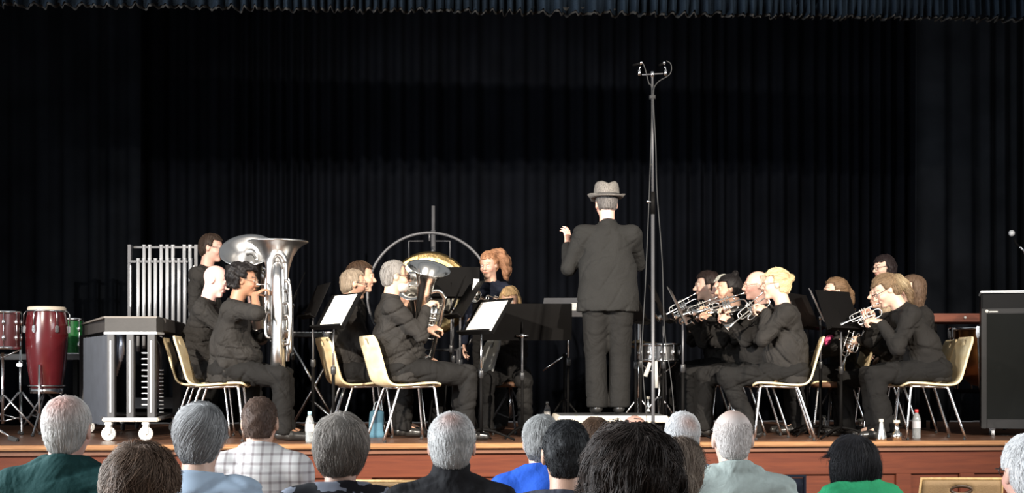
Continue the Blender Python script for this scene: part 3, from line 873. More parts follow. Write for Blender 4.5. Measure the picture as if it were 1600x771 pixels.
# ---------------------------------------------------------------- brass instruments (local frame: mouthpiece rim at the origin, +x away from the player)
RX = Matrix.Rotation(R(90), 4, 'Y')     # lathe axis z -> +x
def cup(mb, M=None):
    mb.lathe([(.0115, 0), (.0135, .001), (.013, .006), (.011, .016), (.0065, .024), (.0045, .03), (.004, .075), (.0055, .08)], 12, (M or Matrix.Identity(4)) @ RX)
def cornet(label, parentM, m=None, sc=1.0, group='cornets held by the players'):
    m = m or M_silver
    r = thing('cornet', label, 'cornet'); r.scale = (sc,) * 3
    b = MB(); prof = [(.0062, 0), (.0068, .08), (.0085, .14), (.012, .19), (.018, .225), (.028, .25), (.042, .27), (.060, .283), (.0615, .2845), (.0605, .286), (.055, .281), (.04, .268), (.026, .248), (.016, .222), (.010, .19)]
    b.lathe(prof, 24, Matrix.Translation((.19, 0, -.045)) @ RX); b.obj('bell', m, r)
    t = MB()
    t.tube(smooth_path([(.19, 0, -.045), (.08, 0, -.045), (.045, 0, -.045), (.018, 0, -.06), (.008, 0, -.085), (.018, 0, -.112), (.05, 0, -.125), (.13, .01, -.125), (.20, .012, -.125)], 5), .0065, 8)
    t.tube(smooth_path([(.06, 0, 0), (.20, 0, .0), (.29, .0, 0), (.318, 0, -.012), (.325, 0, -.035), (.312, 0, -.062), (.28, 0, -.07), (.17, -.01, -.07)], 5), .0062, 8)
    t.tube(smooth_path([(.20, .012, -.125), (.25, .012, -.122), (.268, .012, -.103), (.25, .012, -.086), (.19, .012, -.085)], 5), .0062, 8)
    t.tube(smooth_path([(.17, -.012, -.085), (.10, -.02, -.085), (.085, -.02, -.10), (.10, -.02, -.112), (.165, -.012, -.112)], 5), .0055, 8)
    t.tube([(.29, 0, 0), (.29, 0, -.045)], .004, 6); t.tube([(.10, 0, 0), (.10, 0, -.045)], .004, 6)
    t.obj('tubing', m, r)
    for i in range(3):
        v = MB(); X = .155 + i * .024
        v.cyl((X, 0, -.14), (X, 0, -.02), .0115, 12); v.cyl((X, 0, -.145), (X, 0, -.138), .009, 10); v.cyl((X, 0, -.022), (X, 0, .012), .0035, 8)
        v.cyl((X, 0, .012), (X, 0, .016), .009, 10); v.obj('valve', m, r)
    q = MB(); cup(q); q.obj('mouthpiece', m, r)
    return r

def baritone(label, m=None, sc=1.0, bell_r=.15, group=None):
    """bell up; mouthpiece at the origin, tubing loop in the xz plane ahead of the player"""
    m = m or M_silver
    r = thing('baritone_horn', label, 'baritone horn', group=group); r.scale = (sc,) * 3
    bx = .12
    prof = [(.020, -.52), (.026, -.42), (.033, -.30), (.040, -.18), (.050, -.08), (.066, 0), (.09, .05), (.12, .078), (bell_r, .094), (bell_r + .003, .096), (bell_r, .098), (.118, .084), (.086, .054), (.06, 0), (.045, -.08), (.036, -.18), (.030, -.3)]
    MB().lathe(prof, 32, Matrix.Translation((bx, 0, .05))).obj('bell', m, r)
    MB().tube(smooth_path([(bx, 0, -.46), (bx + .005, 0, -.50), (bx + .04, 0, -.545), (bx + .085, 0, -.55), (bx + .125, 0, -.52), (bx + .135, 0, -.46), (bx + .15, 0, -.10), (bx + .14, 0, -.05), (bx + .10, 0, -.015), (bx + .05, 0, -.03), (bx + .035, .0, -.08), (bx + .04, .02, -.36)], 6), [.024, .027, .027, .024, .021, .018, .016, .015, .014, .013, .012, .010], 12).obj('outer_branch', m, r)
    t = MB()
    t.tube(smooth_path([(.07, 0, 0), (.10, .03, -.02), (.15, .045, -.10), (.16, .045, -.28)], 6), .0075, 8)
    t.tube(smooth_path([(bx + .04, .02, -.36), (bx + .05, .035, -.42), (bx + .08, .04, -.42), (bx + .085, .04, -.32)], 6), .0085, 8)
    for dz, dx in ((-.20, 0), (-.255, .008), (-.31, .016)):
        t.tube(smooth_path([(bx + .06, .035, dz), (bx + .14, .05, dz - .003), (bx + .165, .045, dz - .02), (bx + .14, .04, dz - .036), (bx + .06, .03, dz - .035)], 5), .0075, 8)
    t.tube([(bx, 0, -.12), (bx + .15, 0, -.12)], .005, 6); t.tube([(bx, 0, -.38), (bx + .14, 0, -.38)], .005, 6)
    t.obj('tubing', m, r)
    for i in range(3):
        v = MB(); y_ = .055; X = bx + .045 + .034 * i
        v.cyl((X, y_, -.36), (X, y_, -.16), .015, 14); v.cyl((X, y_, -.16), (X, y_, -.115), .005, 8); v.cyl((X, y_, -.115), (X, y_, -.11), .012, 10); v.cyl((X, y_, -.37), (X, y_, -.36), .012, 10)
        v.obj('valve', m, r)
    q = MB(); cup(q); q.obj('mouthpiece', m, r)
    return r

def tuba(label, m=None, sc=1.0, flip=1):
    """origin under the bottom bow, bell axis +z, coil in the yz plane, player on the -x side"""
    m = m or M_silver2
    r = thing('tuba', label, 'tuba', group='silver tubas'); r.scale = (sc,) * 3
    prof = [(.050, .20), (.056, .40), (.066, .60), (.078, .75), (.094, .86), (.122, .95), (.160, 1.01), (.205, 1.045), (.235, 1.058), (.241, 1.064), (.235, 1.070), (.203, 1.056), (.155, 1.02), (.117, .96), (.088, .86), (.07, .75), (.06, .6)]
    y0 = .085 * flip
    MB().lathe(prof, 40, Matrix.Translation((0, y0, 0))).obj('bell', m, r)
    o_ = [(0, y0, .24), (0, y0, .14), (0, y0 - .05 * flip, .07), (0, 0, .055), (0, -.09 * flip, .075), (0, -.15 * flip, .16), (0, -.16 * flip, .30), (0, -.16 * flip, .70), (0, -.14 * flip, .80), (0, -.09 * flip, .86), (0, -.03 * flip, .86), (.0, .01 * flip, .80), (0, .02 * flip, .70), (0, .02 * flip, .35)]
    MB().tube(smooth_path(o_, 6), [.052, .058, .060, .058, .052, .046, .042, .038, .035, .032, .028, .025, .022, .020], 16).obj('outer_branch', m, r)
    MB().tube(smooth_path([(.055, -.02 * flip, .30), (.055, -.02 * flip, .82), (.05, -.03 * flip, .91), (.02, -.04 * flip, .955), (-.02, -.045 * flip, .955), (-.055, -.05 * flip, .90), (-.058, -.05 * flip, .80), (-.058, -.05 * flip, .32)], 6), .030, 14).obj('upper_bow', m, r)
    t = MB()
    for k in range(4):
        zz = .30 + .10 * k; yy = (-.12 + .035 * k) * flip
        t.tube(smooth_path([(-.05, yy, zz), (-.085, yy, zz + .02), (-.09, yy, zz + .13), (-.075, yy, zz + .19), (-.05, yy, zz + .19)], 5), .011, 8)
        t.tube(smooth_path([(.05, yy, zz - .05), (.088, yy, zz - .03), (.092, yy, zz + .12), (.078, yy, zz + .17), (.05, yy, zz + .17)], 5), .012, 8)
    t.tube(smooth_path([(.095, -.10 * flip, .18), (.10, -.10 * flip, .40), (.10, -.10 * flip, .66), (.08, -.10 * flip, .74), (.05, -.10 * flip, .74)], 5), .013, 8)
    t.tube(smooth_path([(.078, .0, .12), (.082, .0, .5), (.078, 0, .75)], 4), .014, 8)
    for zz in (.28, .44, .58, .70): t.tube([(-.06, 0, zz), (.08, 0, zz)], .006, 6); t.tube([(0, y0, zz), (0, -.16 * flip, zz)], .006, 6)
    t.obj('tubing', m, r)
    for k in range(4):
        v = MB(); yy = (-.10 + .035 * k) * flip
        v.cyl((-.062, yy, .42), (-.062, yy, .64), .016, 12); v.cyl((-.062, yy, .64), (-.062, yy, .685), .005, 8); v.cyl((-.062, yy, .685), (-.062, yy, .692), .014, 10); v.cyl((-.062, yy, .41), (-.062, yy, .42), .013, 10)
        v.obj('valve', m, r)
    MB().tube(smooth_path([(-.06, -.10 * flip, .60), (-.06, -.12 * flip, .68), (-.07, -.08 * flip, .72), (-.08, -.03 * flip, .72), (-.085, 0, .72)], 6), .008, 8).obj('mouthpipe', m, r)
    q = MB(); cup(q, Matrix.Translation((-.165, 0, .72))); q.obj('mouthpiece', m, r)
    return r

# ---------------------------------------------------------------- drums
def ring(mb, r, z, t=.006, n=28, M=None):
    pts = [(M or Matrix.Identity(4)) @ Vector((r * math.cos(2 * math.pi * k / n), r * math.sin(2 * math.pi * k / n), z)) for k in range(n)]
    return mb.tube(pts, t, 6, closed=True)
def drum(name, label, cat, loc, r, h, shell, z, lugs=8, rot=None, headm=None, lugz=None, group=None):
    t = thing(name, label, cat, loc, 0, group)
    MB().lathe([(r, 0), (r, h)], 32, Matrix.Translation((0, 0, z))).obj('shell', shell, t)
    hd = MB(); hd.lathe([(0.001, h + .004), (r + .004, h + .004)], 32, Matrix.Translation((0, 0, z))); hd.lathe([(r + .004, -.004), (.001, -.004)], 32, Matrix.Translation((0, 0, z))); hd.obj('drum_head', headm or M_skinhead, t)
    for q in (0, h):
        b = MB(); b.lathe([(r + .004, q - .012), (r + .012, q - .012), (r + .012, q + .012), (r + .004, q + .012)], 32, Matrix.Translation((0, 0, z))); b.obj('rim', M_chrome, t)
    for k in range(lugs):
        a = 2 * math.pi * (k + .5) / lugs; c, s_ = math.cos(a), math.sin(a); g = MB()
        g.cyl(((r + .012) * c, (r + .012) * s_, z), ((r + .012) * c, (r + .012) * s_, z + h), .0035, 6)
        for zz in ((.28, .72) if h > .2 else (.5,)): g.sphere(((r + .008) * c, (r + .008) * s_, z + h * zz), .015, 6, (1, 1, 1.9))
        g.obj('lug', M_chrome, t)
    return t
def tripod(mb_obj_parent, x, y, z, spread=.28, m=None, up=.30, legn=3, th=.010, rot=.4):
    for k in range(legn):
        a = rot + k * 2 * math.pi / legn; c, s_ = math.cos(a), math.sin(a)
        g = MB(); g.tube([(x + .015 * c, y + .015 * s_, z + up), (x + spread * c, y + spread * s_, z + .012)], th, 8)
        g.tube([(x, y, z + up * .35), (x + spread * .55 * c, y + spread * .55 * s_, z + up * .47)], th * .6, 6)
        l = g.obj('leg', m or M_chrome, mb_obj_parent)
        MB().sphere((x + spread * c, y + spread * s_, z + .014), .016, 6).obj('rubber_foot', M_rubber, l)
# ---------------------------------------------------------------- left: percussion
M_red = mat('dark_red_lacquer', (.105, .010, .013), .22, coat=.6, var=.15)
M_maroon = mat('faded_red_drum_wrap', (.12, .030, .032), .35, coat=.3)
M_green = mat('green_sparkle_wrap', (.012, .13, .03), .3, coat=.4, var=.3, vscale=60)
D = 12.0; x = WX(73, D)
cg = thing('conga_drum', 'tall dark red conga drum on a chrome stand', 'drum', (x, D, ZS))
prof = [(.128, .36), (.137, .44), (.158, .58), (.172, .74), (.176, .86), (.172, .96), (.158, 1.05), (.152, 1.08)]
MB().lathe(prof, 40, capa=True).obj('shell', M_red, cg)
h_ = MB(); h_.lathe([(.001, 1.094), (.150, 1.092), (.158, 1.082), (.158, 1.05)], 40); h_.obj('drum_head', M_skinhead, cg)
b_ = MB(); ring(b_, .163, 1.055, .008, 36); b_.obj('rim', M_chrome, cg)
b_ = MB(); b_.lathe([(.131, .355), (.134, .355), (.139, .40), (.136, .40)], 36); b_.obj('bottom_band', M_chrome, cg)
for k in range(6):
    a = k * math.pi / 3 + .25; c, s_ = math.cos(a), math.sin(a); g = MB()
    g.tube([(.165 * c, .165 * s_, 1.055), (.185 * c, .185 * s_, 1.03), (.186 * c, .186 * s_, .93)], .006, 6); g.box((.178 * c, .178 * s_, .90), (.03, .03, .06), Euler((0, 0, a)), .006); g.obj('lug', M_chrome, cg)
g = MB(); g.cyl((0, -.19, .06), (0, -.19, .60), .011, 8); g.tube([(0, -.19, .42), (0, -.14, .42)], .012, 8); ring(g, .15, .42, .007, 24); g.obj('stand_ring', M_chrome, cg)
tripod(cg, 0, -.02, 0, .33, M_greymetal, .36, rot=.52)

drum('floor_tom', 'faded red drum with chrome rims cut off by the edge beside the conga', 'drum', (WX(4, 11.9), 11.9, ZS), .14, .30, M_maroon, .74, 8)
ft = MB(); D = 11.9; x = WX(4, D)
fs = thing('drum_stand', 'chrome tripod stand holding up the faded red drum', 'drum stand', (x, D, ZS))
MB().cyl((0, 0, .1), (0, 0, .70), .013, 10).obj('pole', M_chrome, fs); g = MB()
for k in range(3):
    a = k * 2.094 + .3; g.tube([(0, 0, .66), (.13 * math.cos(a), .13 * math.sin(a), .72), (.15 * math.cos(a), .15 * math.sin(a), .76)], .007, 6)
g.obj('basket', M_chrome, fs); tripod(fs, 0, 0, 0, .30, M_chrome, .34)
drum('hand_drum', 'small bright green drum behind the conga', 'drum', (WX(109, 12.9), 12.9, ZS), .11, .32, M_green, .70, 6)
for px, D_, lab in ((32, 12.3, 'slim chrome cymbal stand between the two red drums'), ):
    t_ = thing('cymbal_stand', lab, 'stand', (WX(px, D_), D_, ZS))
    MB().cyl((0, 0, .10), (0, 0, .80), .011, 10).obj('pole', M_chrome, t_); g = MB(); g.sphere((0, 0, .62), .022, 8); g.box((0, -.02, .60), (.05, .03, .03), None, .006); g.cyl((0, 0, .8), (0, 0, .87), .006); g.obj('clamp', M_chrome, t_)
    tripod(t_, 0, 0, 0, .32, M_chrome, .36, rot=.9)
# ledge of the low table under the drums
tb = thing('percussion_table', 'low black table carrying the green drum', 'table', (WX(56, 12.9), 12.9, ZS))
MB().box((0, 0, .675), (.95, .42, .05), None, .01).obj('table_top', mat('dark_grey_table', (.06, .055, .055), .5), tb)
for sx in (-1, 1):
    for sy in (-1, 1): MB().box((.42 * sx, .17 * sy, .325), (.04, .04, .65)).obj('leg', M_blackmetal, tb)
t_ = thing('hardware_stand', 'chrome stand foot lying at the very edge near the audience', 'stand', (WX(-14, 10.85), 10.85, ZS))
g = MB(); g.tube([(-.05, 0, .16), (.16, -.02, .03)], .011, 8); g.obj('leg', M_chrome, t_); MB().box((.18, -.02, .02), (.08, .05, .035), Euler((0, .3, 0)), .008).obj('rubber_foot', M_rubber, t_)
MB().cyl((-.05, 0, .0), (-.05, 0, .5), .012, 8).obj('pole', M_chrome, t_)

# the marimba, narrow end towards the hall
D = 10.95; xm = WX(204, D)
ma = thing('marimba', 'large black marimba under a cover, on a rolling frame', 'marimba', (xm, D, ZS), 0)
Lm = 1.55
def mw(t): return .20 + .27 * t            # half width along the instrument
M_cover = mat('grey_brown_cover', (.042, .039, .036), .7, bump=.2, bscale=30)
def slabpoly(z0, z1, y0, y1, f0, f1, xo=0):
    v = []
    for y_, hw in ((y0, f0), (y1, f1)):
        for xx in (-hw, hw):
            for z_ in (z0, z1): v.append((xx + xo * (y_ > y0), y_, z_))
    return v, [(0, 1, 3, 2), (4, 6, 7, 5), (0, 4, 5, 1), (2, 3, 7, 6), (0, 2, 6, 4), (1, 5, 7, 3)]
mb = MB(); mb.add(*slabpoly(.845, .965, .0, .16, .20, .215, -.0), False); mb.obj('end_block', M_cover, ma)
mb = MB(); mb.add(*slabpoly(.86, .955, .16, Lm, .235, .47, -.38), False); mb.obj('keyboard_cover', mat('dark_cover_cloth', (.03, .026, .024), .8, bump=.3, bscale=15), ma)
mb = MB(); mb.add(*slabpoly(.83, .848, -.01, .17, .205, .22), False); mb.obj('end_rail', M_alu, ma)
mb = MB()
mb.add(*slabpoly(.956, .970, -.005, Lm, .205, .46, -.40), False); mb.obj('cover_edge', mat('worn_cover_edge', (.16, .14, .12), .6), ma)
for xx in (-.155, -.005, .16):
    mb = MB().box((xx, .03, .50), (.055 if xx != .16 else .06, .06, .68), None, .004); up_ = mb.obj('upright', mat('dark_grey_panel', (.035, .035, .037), .5), ma)
    MB().box((xx, -.004, .50), (.014, .008, .56), None, .002).obj('metal_strip', M_alu, up_)
for xx, y_ in ((-.80, Lm - .1), (.02, Lm - .1)): MB().box((xx, y_, .50), (.07, .06, .72), None, .004).obj('upright', mat('dark_grey_panel', (.1,) * 3), ma)
MB().box((0, .02, .165), (.44, .07, .03), None, .008).obj('bottom_rail', M_cream, ma)
mb = MB(); mb.tube([(-.18, .05, .165), (-.78, Lm - .1, .165)], .018, 8); mb.tube([(.18, .05, .165), (.02, Lm - .1, .165)], .018, 8); mb.tube([(-.80, Lm - .1, .165), (.04, Lm - .1, .165)], .018, 8); mb.obj('base_frame', M_greymetal, ma)
def caster(x_, y_, par, r=.055):
    g = MB(); Mx = Matrix.Translation((x_, y_, r)) @ Matrix.Rotation(R(90), 4, 'X')
    g.lathe([(.001, -.012), (r * .55, -.012), (r * .6, -.016), (r, -.014), (r, .014), (r * .6, .016), (r * .55, .012), (.001, .012)], 24, Mx); c_ = g.obj('caster_wheel', M_white, par)
    g = MB(); g.lathe([(r * .68, -.018), (r * .72, -.018), (r * .72, .018), (r * .68, .018)], 24, Mx); g.obj('tyre_groove', M_greymetal, c_)
    g = MB(); g.box((x_, y_, 2 * r + .025), (.055, .05, .02), None, .004); g.box((x_, y_ - .022, r + .035), (.04, .005, .07)); g.box((x_, y_ + .022, r + .035), (.04, .005, .07)); g.cyl((x_, y_ - .026, r), (x_, y_ + .026, r), .010, 8); g.obj('caster_fork', M_white, c_)
caster(-.175, .02, ma); caster(.115, .02, ma); caster(-.76, Lm - .1, ma); caster(.0, Lm - .1, ma)
for side in (-1, 1):
    for k in range(22):
        t = k / 21; y_ = .20 + (Lm - .32) * t; hw = mw(t)
        ln = .16 + .50 * t if side < 0 else .12 + .42 * t
        xx = side * (hw * .50 + .02) - .39 * t
        g = MB(); g.cyl((xx, y_, .83 - ln), (xx, y_, .84), .019 + .010 * t, 10); g.obj('resonator_tube', mat('silver_blue_resonator', (.42, .45, .52), .35, .8, var=.1), ma)
g = MB()
for k in range(9): g.box((-.225 - .055 * k, .25 + .11 * k, .47), (.065, .10, .72), None, .004)
g.obj('side_resonator_bank', mat('grey_blue_panel', (.034, .039, .050), .5, .1, spec=.2), ma)
g = MB()
for k in range(10): g.box((.10, .10, .28 + .045 * k), (.075, .02, .008))
for k in range(12): g.box((.205, .14, .22 + .03 * k), (.03, .02, .006))
g.obj('damper_rungs', M_alu, ma)

# chimes
D = 13.15; s_ = F / D
ch = thing('tubular_chimes', 'rack of hanging silver tubular chimes behind the marimba', 'chimes', (WX(255, D), D, ZS))
def cx(px): return (px - 255) / s_
def cz(py): return EYE - ZS - (py - HOR) / s_
for px in (218.6, 227.5, 236.3, 245.5, 254.3, 263.8, 273, 282, 291, 300):
    k = (px - 218) / 9
    g = MB(); g.cyl((cx(px), -.06, cz(492) - .35 + .03 * k), (cx(px), -.06, cz(406)), .0165, 12); g.cyl((cx(px), -.06, cz(406)), (cx(px), -.06, cz(405)), .019, 12); g.obj('chime_tube', M_alu, ch)
for px in (222.6, 231.4, 249.5, 258.5, 267.8, 285.6, 294.7):
    g = MB(); g.cyl((cx(px), .06, cz(492) - .1), (cx(px), .06, cz(383)), .0165, 12); g.cyl((cx(px), .06, cz(383)), (cx(px), .06, cz(382)), .019, 12); g.obj('chime_tube', M_alu, ch)
g = MB(); g.box((0, .06, cz(386)), (.64, .03, .02)); g.box((-.03, -.06, cz(410)), (.55, .03, .018)); g.obj('hanging_rail', M_greymetal, ch)
for s2 in (-1, 1):
    g = MB(); g.box((s2 * .31, 0, (cz(383) + .12) / 2), (.03, .05, cz(383) - .12)); g.tube([(s2 * .31, 0, cz(400)), (s2 * .31, .06, cz(386))], .01, 6); g.obj('side_post', M_greymetal, ch)
    MB().box((s2 * .31, 0, .09), (.05, .55, .05), None, .01).obj('foot', M_greymetal, ch)
    MB().box((s2 * .295, -.035, cz(448)), (.01, .01, .38)).obj('edge_strip', M_alu, ch)
MB().box((0, 0, .25), (.60, .03, .10)).obj('lower_rail', M_greymetal, ch)
for s2 in (-1, 1):
    for q in (-1, 1): MB().cyl((s2 * .31 - .012, q * .24, .033), (s2 * .31 + .012, q * .24, .033), .033, 14).obj('caster_wheel', M_rubber, ch)

# gong
D = 13.0; s_ = F / D
go = thing('gong', 'big bronze gong hanging inside a round black frame', 'gong', (WX(671, D), D, ZS))
gz = EYE - ZS - (461 - HOR) / s_; rr = 97 / s_; gr = 66 / s_
pts = [(rr * math.cos(a), 0, gz + rr * math.sin(a)) for a in np.linspace(-math.pi * .35, math.pi * 1.35, 60)]
MB().tube(pts, .014, 10).obj('round_frame', M_greymetal, go)
for s2 in (-1, 1):
    p0 = pts[0] if s2 > 0 else pts[-1]
    MB().tube([p0, (p0[0] * 1.1, 0, .06)], .014, 8).obj('leg', M_greymetal, go); MB().box((p0[0] * 1.1, 0, .035), (.05, .55, .05), None, .01).obj('foot', M_blackmetal, go)
MB().tube([(pts[0][0], 0, pts[0][2]), (pts[-1][0], 0, pts[-1][2])], .012, 8).obj('cross_bar', M_greymetal, go)
Mg = Matrix.Translation((0, 0, EYE - ZS - (459 - HOR) / s_)) @ Matrix.Rotation(R(90), 4, 'X')
MB().lathe([(gr * .985, .045), (gr, .03), (gr, 0), (gr * .94, -.012), (gr * .86, -.010), (gr * .80, -.016), (gr * .5, -.022), (gr * .18, -.028), (gr * .15, -.05), (.001, -.055)], 56, Matrix(Mg) @ Matrix.Diagonal((1, 1, -1, 1))).obj('gong_disc', M_brass, go)
def gong_mat():
    m = bpy.data.materials.new('bronze_ringed'); m.use_nodes = True; nt = m.node_tree; b = nt.nodes['Principled BSDF']
    b.inputs['Metallic'].default_value = 1.0; b.inputs['Roughness'].default_value = .33
    tc = nt.nodes.new('ShaderNodeTexCoord'); mp = nt.nodes.new('ShaderNodeMapping'); mp.inputs['Location'].default_value = (0, 0, -(EYE - ZS - (459 - HOR) / s_)); mp.inputs['Scale'].default_value = (1, 0, 1)
    nt.links.new(tc.outputs['Object'], mp.inputs[0]); ln = nt.nodes.new('ShaderNodeVectorMath'); ln.operation = 'LENGTH'; nt.links.new(mp.outputs[0], ln.inputs[0])
    r = ramp(nt, [(0, '#8f8d86'), (.20, '#a09d93'), (.265, '#7a725f'), (.275, '#b8aa80'), (.325, '#cbbb8c'), (.335, '#6b5a3c'), (.38, '#7d6a48')]); nt.links.new(ln.outputs['Value'], r.inputs[0]); nt.links.new(r.outputs[0], b.inputs['Base Color'])
    nz = nt.nodes.new('ShaderNodeTexNoise'); nz.inputs['Scale'].default_value = 30; nt.links.new(tc.outputs['Object'], nz.inputs['Vector']); bp = nt.nodes.new('ShaderNodeBump'); bp.inputs['Strength'].default_value = .35; bp.inputs['Distance'].default_value = .01
    nt.links.new(nz.outputs['Fac'], bp.inputs['Height']); nt.links.new(bp.outputs[0], b.inputs['Normal']); return m
for o in C.objects:
    if o.name == 'gong_disc': o.data.materials[0] = gong_mat()
for s2 in (-1, 1):
    xx = s2 * 32 / s_
    MB().tube([(xx * .3, .0, gz + 84 / s_), (xx, 0, gz + 84 / s_), (xx, 0, gz + 56 / s_)], .006, 6).obj('hook', M_greymetal, go)
MB().tube([(0, 0, gz + rr), (0, 0, gz + 84 / s_)], .008, 6).obj('hanger', M_greymetal, go)
t_ = thing('backdrop_pole', 'dark upright pole standing directly behind the round gong frame', 'pole', (WX(677, 13.4), 13.4, ZS))
MB().cyl((0, 0, 0), (0, 0, EYE - ZS + (585 - 322) / (F / 13.4)), .017, 10).obj('tube', M_greymetal, t_); MB().cyl((0, 0, 0), (0, 0, .02), .16, 20).obj('base_plate', M_blackmetal, t_)
MB().cyl((0, 0, 1.35), (0, 0, EYE - ZS + (585 - 360) / (F / 13.4)), .022, 10).obj('sleeve', M_greymetal, t_)

# ---------------------------------------------------------------- right: percussion and cabinet
D = 12.7
tm = thing('timpani', 'copper kettledrum half hidden by the tall black cabinet', 'drum', (WX(1545, D), D, ZS))
tm.scale = (1, 1, 1.24)
MB().lathe([(.03, .32), (.15, .34), (.26, .42), (.31, .54), (.32, .74)], 36).obj('copper_bowl', M_copper, tm)
MB().lathe([(.001, .755), (.325, .75)], 36).obj('drum_head', M_skinhead, tm)
b_ = MB(); ring(b_, .335, .745, .012, 36); b_.obj('rim', M_chrome, tm)
for k in range(8):
    a = k * math.pi / 4 + .2; g = MB(); g.box((.35 * math.cos(a), .35 * math.sin(a), .72), (.03, .03, .08), Euler((0, 0, a)), .005); g.tube([(.35 * math.cos(a), .35 * math.sin(a), .72), (.30 * math.cos(a), .30 * math.sin(a), .30)], .009, 6); g.obj('tension_lug', M_chrome, tm)
MB().lathe([(.30, .28), (.31, .28), (.31, .31), (.30, .31), (.30, .28)], 30).obj('frame_ring', M_blackmetal, tm)
for k in range(3):
    a = k * 2.094 + .6; MB().tube([(.29 * math.cos(a), .29 * math.sin(a), .29), (.36 * math.cos(a), .36 * math.sin(a), .06)], .014, 8).obj('leg', M_blackmetal, tm)
MB().box((0, -.36, .08), (.16, .22, .04), Euler((.2, 0, 0)), .01).obj('pedal', M_chrome, tm)
D = 13.3
xy = thing('wooden_rack', 'long reddish wooden rack standing behind the bent cornet player', 'rack', (WX(1520, D), D, ZS))
MB().box((0, 0, EYE - ZS + (585 - 497) / (F / D)), (.82, .10, .078), None, .006).obj('front_board', wood_mat('reddish_wood', '#6f3a28', '#8a4e39', .45), xy)
kb = MB().sphere((WX(1505, D) - WX(1520, D), -.055, EYE - ZS + (585 - 497) / (F / D)), .014, 8).obj('knob', M_white, xy)
MB().box((0, .22, 1.02), (.80, .40, .03), None, .006).obj('shelf', wood_mat('reddish_wood', '', '', 1), xy)
for sx in (-.36, .36): MB().box((sx, .04, .5), (.05, .05, 1.0)).obj('leg', M_blackmetal, xy); MB().box((sx, .38, .5), (.05, .05, 1.0)).obj('leg', M_blackmetal, xy)

D = 11.85; s_ = F / D; x0 = WX(1533, D); wC = 1.0
cb = thing('equipment_cabinet', 'tall black cabinet with silver edges and a dark front panel', 'cabinet', (x0 + wC / 2 * math.cos(R(17)), D - wC / 2 * math.sin(R(17)), ZS), R(-17))
def kz(py): return EYE - ZS - (py - HOR) / s_
ht = kz(458); zb_ = kz(670)
MB().box((0, .28, (ht + zb_) / 2), (wC, .54, ht - zb_), None, .012).obj('case', mat('gloss_black_case', (.006, .006, .0065), .35, spec=.25), cb)
M_frm = mat('dark_grey_frame', (.03, .03, .031), .4, .3)
M_screen = mat('matte_dark_panel', (.0065, .0075, .007), .6, spec=.1)
zt = kz(483); fr = MB()
fr.box((-wC / 2 + .022, .0, (zt + zb_) / 2), (.044, .03, zt - zb_), None, .004); fr.box((wC / 2 - .022, .0, (zt + zb_) / 2), (.044, .03, zt - zb_), None, .004)
fr.box((0, .0, zt - .022), (wC - .09, .028, .044), None, .004); fr.box((0, .0, zb_ + .04), (wC - .09, .028, .078), None, .004); fr.obj('door_frame', M_frm, cb)
MB().box((0, .004, (zt + zb_) / 2 + .01), (wC - .09, .02, zt - zb_ - .10)).obj('front_panel', M_screen, cb)
MB().box((0, .27, ht + .006), (wC + .015, .57, .02), None, .006).obj('top_rim', M_alu, cb)
lg = MB(); lg.lathe([(.001, 0), (.014, 0), (.014, .003), (.001, .003)], 16, Matrix.Translation((-wC / 2 + .045, -.017, zt - .022)) @ Matrix.Rotation(R(90), 4, 'X')); 
lgo = lg.obj('badge_mark', M_white, cb)
MB().box((-wC / 2 + .097, -.017, zt - .026), (.07, .004, .010), None, .002).obj('badge_script', M_white, cb)
for sx in (-1, 1):
    for y_ in (.04, .50):
        x_ = sx * (wC / 2 - .08); g = MB(); g.cyl((x_, y_, .028), (x_ + .03, y_, .028), .028, 14); g.box((x_ + .01, y_, .065), (.05, .04, .02)); g.obj('caster', M_alu, cb)
MB().box((0, .28, .075), (wC - .06, .5, .03)).obj('plinth', M_blackmetal, cb)

# overhead mic on a boom at the right edge
D = 12.2; s_ = F / D; xb = WX(1668, D); tz = EYE - (392 - HOR) / s_ - ZS
bm_ = thing('boom_microphone', 'single round-headed microphone on a boom above the tall cabinet', 'microphone', (xb, D, ZS))
dx = lambda px: WX(px, D) - xb
MB().cyl((0, .7, .05), (0, .7, tz - .35), .013, 10).obj('pole', M_blackmetal, bm_)
tripod(bm_, 0, .7, 0, .30, M_blackmetal, .26)
MB().tube([(0, .7, tz - .38), (dx(1600), .0, tz), (dx(1592), -.02, tz + .03)], .009, 8).obj('boom_arm', M_chrome, bm_)
MB().tube([(dx(1592), -.02, tz + .03), (dx(1586), -.02, tz + .06), (dx(1584), -.02, tz + .10)], .010, 8).obj('mic_body', M_blackmetal, bm_)
MB().sphere((dx(1579.5), -.02, tz + .15), .027, 10, (1, 1, 1.05)).obj('mic_head', mat('mic_grille', (.7, .7, .7), .4, .6, bump=.6, bscale=300), bm_)

# ---------------------------------------------------------------- podium, tall stereo microphone
D0 = 10.86; xp = WX(956, D0)
pd = thing('conductor_podium', 'low podium with a cream edge under the conductor', 'podium', (xp, D0 + .40, ZS), R(2))
MB().box((0, 0, .172), (.85, .80, .05), None, .008).obj('top_board', M_cream, pd)
MB().box((0, 0, .198), (.80, .75, .004)).obj('carpet', mat('black_carpet', (.03, .03, .03), .95, bump=.4, bscale=200), pd)
MB().box((0, .02, .074), (.77, .70, .147)).obj('plinth', M_blackmetal, pd)

